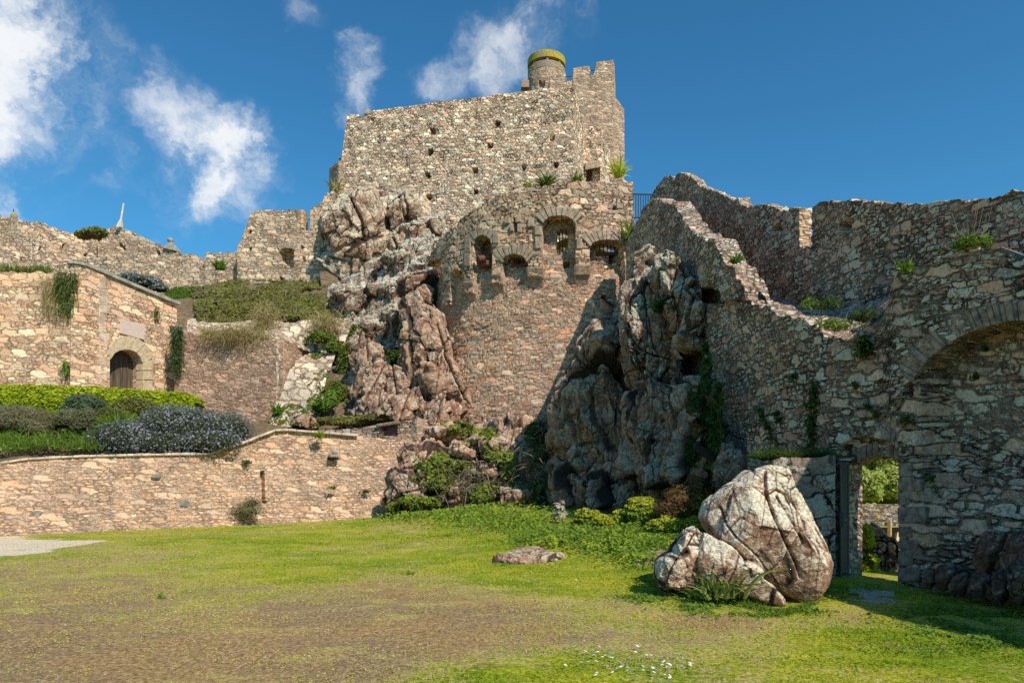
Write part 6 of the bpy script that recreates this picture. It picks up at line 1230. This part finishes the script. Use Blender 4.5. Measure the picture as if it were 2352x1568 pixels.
for cx, cy, Y, sx, sy, n in ((960,1180,24,60,8,2200),(1080,1178,22.5,70,10,2800),(1190,1195,20,80,12,3200),(1330,1225,17,80,14,3600),(1440,1240,14.6,70,16,3600),(1500,1265,13,60,16,3200),(1560,1250,12.6,40,20,2200),(1600,1200,14,40,20,1800),(1250,1230,17.5,60,12,1600)):
    g = L.rng.normal(size=(n,2)); qx = cx+g[:,0]*sx*.7; Yc = GY(cx, cy+6); Yv = Yc+L.rng.normal(size=n)*Yc*.05; X = (qx-CX)/FO*Yv; z0 = gz(X, Yv); m_ = .5+.5*fbm(np.stack([X*1.2, Yv*1.2, X*0],1), 3, 5)
    P = np.stack([X, Yv, z0+.02+(.10+.20*m_)*L.rng.uniform(size=n)], 1); vv = (.2+.6*m_+.3*L.rng.uniform(size=n)).clip(0,1); lm_ = L.rng.uniform(size=n) < .3*m_
    for q_, mi_ in ((~lm_, 0), (lm_, 1)): L.add(leafset(P[q_], np.tile([0,-.3,1.],(q_.sum(),1)), .03+.0009*Yc, L.rng, 1.8, .55, vv[q_]), mi_)
L.build('low_weeds', [M_green, M_lime], None, 'lush low green weeds along the foot of the rocks', 'ground cover', kind='stuff')
L = Leaves(121)      # weeds dotted in the turf
for cx, cy, r, n in ((1560,1380,60,1800),(1490,1375,40,900),(1740,1400,26,260),(1900,1350,60,900),(1700,1390,20,260),(2200,1440,70,1200),(2280,1465,40,500),(2150,1400,90,1500),(2290,1410,60,1000),(940,1318,12,60),(1160,1300,10,50),(1500,1335,40,500),(1640,1390,80,900),(1850,1390,40,400),(370,1382,8,30)):
    qx = cx+L.rng.normal(size=n)*r*.8; qy = cy+L.rng.normal(size=n)*r*.16; Yv = EYE*FO/(qy-HY); X = (qx-CX)/FO*Yv; m_ = fbm(np.stack([X*4, Yv*4, X*0],1), 2, 5); k = m_ > -.1; X, Yv, m_ = X[k], Yv[k], m_[k]
    P = np.stack([X, Yv, gz(X, Yv)+.01+(.06*(m_+.2))*L.rng.uniform(size=len(X))], 1); L.add(leafset(P, np.tile([0,-.2,1.],(len(X),1)), .022, L.rng, 1.5, .5, (.3+.5*L.rng.uniform(size=len(X))).clip(0,1)))
L.build('turf_weeds', [M_green], None, 'broad-leaved weeds dotted through the turf near the boulders', 'ground cover', kind='stuff')
# strap-leaved plant by the boulder
rng = np.random.RandomState(5); n = 95; c = P3(1640,1372,8.85); P = c+np.stack([rng.normal(size=n)*.16, rng.normal(size=n)*.08, np.zeros(n)],1); D = rng.normal(size=(n,3))*.38; D[:,2] = 1; D[:,0] += (P[:,0]-c[0])*1.2
L = Leaves(5); L.add(bladeset(P, D, .46, .017, L.rng, 6, 1.7)); L.build('strap_leaved_plant', [leafmat('strap_leaf', [(.10,.15,.03),(.16,.23,.05),(.26,.32,.08),(.38,.40,.14)])], None, 'drooping strap-leaved green plant growing against the huge boulder', 'plant')
bush('dry_bush', [(568,1172,24.1,44,20,.35),(580,1155,24.2,24,16,.25)], M_grey, M_coreb, 'scrubby olive bush growing at the foot of the garden wall by the crack', .035, 1900, 3., 131, lump=.45, shell=.6, lo=-.9)
# beyond the doorway
bush('far_shrub', [(2010,1060,30,60,70,2.),(1970,1120,27,40,50,1.5),(2050,1120,28,50,50,1.5),(1990,1010,32,60,40,2.)], leafmat('sun_painted_leaf', [(.12,.15,.03),(.26,.32,.06),(.42,.46,.12),(.6,.6,.25)]), M_green, 'bushes coloured as if sunlit on the bank beyond the doorway', .10, 12000, 1.8, 141, lump=.35)  # brighter leaf colours stand in for sunlight on these bushes
L = Leaves(142); blob_scatter(L, [(1982,1230,12.5,16,40,.3),(1986,1290,12.3,22,24,.3)], 700, .05, thr=.0); blob_scatter(L, [(2000,1320,12.3,34,14,.4)], 700, .035, 1, thr=-.2); L.build('doorway_ivy', [M_lime, M_yel], None, 'bright green ivy hanging over the rock just beyond the doorway', 'ivy')
tag(strip('outer_ground', [(6.3,12,-.42),(7.,12,-.42),(9,12,-.42),(16,13,-.42)], [(8,34,-1.6),(14,34,-1.6),(20,34,-1.4),(30,36,-1)], M_soil, rough=.1)[0], kind='structure')
o_ = MB(); o_.tube([P3(1965,1255,12.4), P3(2010,1268,12.2), P3(2066,1285,12.)], .02, 6); tag(o_.build('hand_rope', M_iron), 'dark rope rail stretched across the view beyond the doorway', 'rope')
# ================================================================== camera, sun, sky
cam = bpy.data.cameras.new('camera'); co = bpy.data.objects.new('camera', cam); COL.objects.link(co); SC.camera = co
cam.sensor_width = 36; cam.lens = 24; cam.shift_y = (HY-784)/2352; cam.clip_end = 9000; co.location = (0,0,EYE); co.rotation_euler = (R(90),0,0)
SUN = np.array([.60,-.80,.92]); SUN = SUN/np.linalg.norm(SUN)
sl_ = bpy.data.lights.new('sun', 'SUN'); sl_.energy = 5.0; sl_.angle = R(.5); sl_.color = (1,.915,.79); so = bpy.data.objects.new('sun', sl_); COL.objects.link(so)
from mathutils import Vector
so.rotation_euler = Vector(SUN).to_track_quat('Z', 'Y').to_euler(); so.location = (20,-20,40)
w = bpy.data.worlds.new('World'); SC.world = w; w.use_nodes = True; t = NT(w)
sky = t.n('ShaderNodeTexSky', sky_type='NISHITA'); sky.sun_disc = False; el = math.asin(SUN[2]); az = math.atan2(SUN[0], SUN[1]); sky.sun_elevation = el; sky.sun_rotation = az; sky.air_density = 1.; sky.dust_density = .4; sky.ozone_density = 3.
dirv = t.n('ShaderNodeTexCoord').outputs['Generated']; d = t.vmath('NORMALIZE', dirv)
nw = t.noise(d, 3.2, 6, .6).outputs['Color']; nw2 = t.noise(d, 9., 8, .68).outputs['Color']
dw = t.vmath('ADD', t.vmath('ADD', d, t.vmath('SCALE', t.vmath('SUBTRACT', nw, (.5,.5,.5)), sc=.16)), t.vmath('SCALE', t.vmath('SUBTRACT', nw2, (.5,.5,.5)), sc=.12))
CL = [(-40,90,230,1.),(110,120,150,1.),(30,260,170,.85),(170,150,75,.8),(-80,300,200,.8),(170,270,100,.5),(250,340,80,.45),(345,160,60,.4),(370,210,75,.5),(420,270,90,.65),(480,350,110,1.),(545,340,80,1.),(520,420,100,.8),(450,430,110,.6),(540,490,60,.4),(600,330,40,.6),(850,110,50,.5),(850,170,50,.55),(830,230,55,.45),(790,290,40,.35),(1170,120,90,.5),(1130,180,60,.55),(1230,60,80,.4),(1320,20,70,.35),(1040,195,60,.45),(1080,150,50,.3),(700,20,55,.3),(340,545,26,.6),(2345,415,28,.5),(130,510,26,.3)]
acc = None
for cx, cy, r, a in CL:
    v = np.array([(cx-CX)/FO, 1., (HY-cy)/FO]); nrm_ = np.linalg.norm(v); v /= nrm_; rr_ = r/FO/nrm_*1.55
    dist = t.vmath('DISTANCE', dw, tuple(v)); e = t.math('MULTIPLY', t.ss(dist, rr_, rr_*.12), a); acc = e if acc is None else t.math('MAXIMUM', acc, e)
det = t.noise(dw, 9., 8, .62).outputs[0]; det2 = t.noise(d, 2.2, 4, .5).outputs[0]
den = t.math('MULTIPLY', t.math('MULTIPLY', acc, t.ss(det, .32, .66, .15, 1.25)), t.ss(det2, .3, .6, .6, 1.1)); alpha = t.math('MULTIPLY', t.math('POWER', t.ss(den, .02, 1.1), .9), .92)
skyc = t.mix(1., sky.outputs[0], (.30,.80,.95), 'MULTIPLY')
grad = t.n('ShaderNodeSeparateXYZ'); t.l(d, grad.inputs[0])
skyc = t.mix(t.ss(grad.outputs[2], .30, .62, 0., .22), skyc, t.mix(1., skyc, (.55,.68,.78), 'MULTIPLY'))
cc = t.mix(t.ss(det, .3, .65), (4.4,5.0,5.6), (6.5,6.6,6.7))
colr = t.mix(alpha, skyc, cc); bg = t.n('ShaderNodeBackground'); t.l(colr, bg.inputs[0]); bg.inputs[1].default_value = .15
ow = t.n('ShaderNodeOutputWorld'); t.l(bg.outputs[0], ow.inputs[0])
SC.view_settings.view_transform = 'Standard'; SC.view_settings.look = 'None'; SC.view_settings.exposure = 0; SC.view_settings.gamma = 1
SC.cycles.max_bounces = 5; SC.cycles.use_denoising = False; SC.cycles.transparent_max_bounces = 4
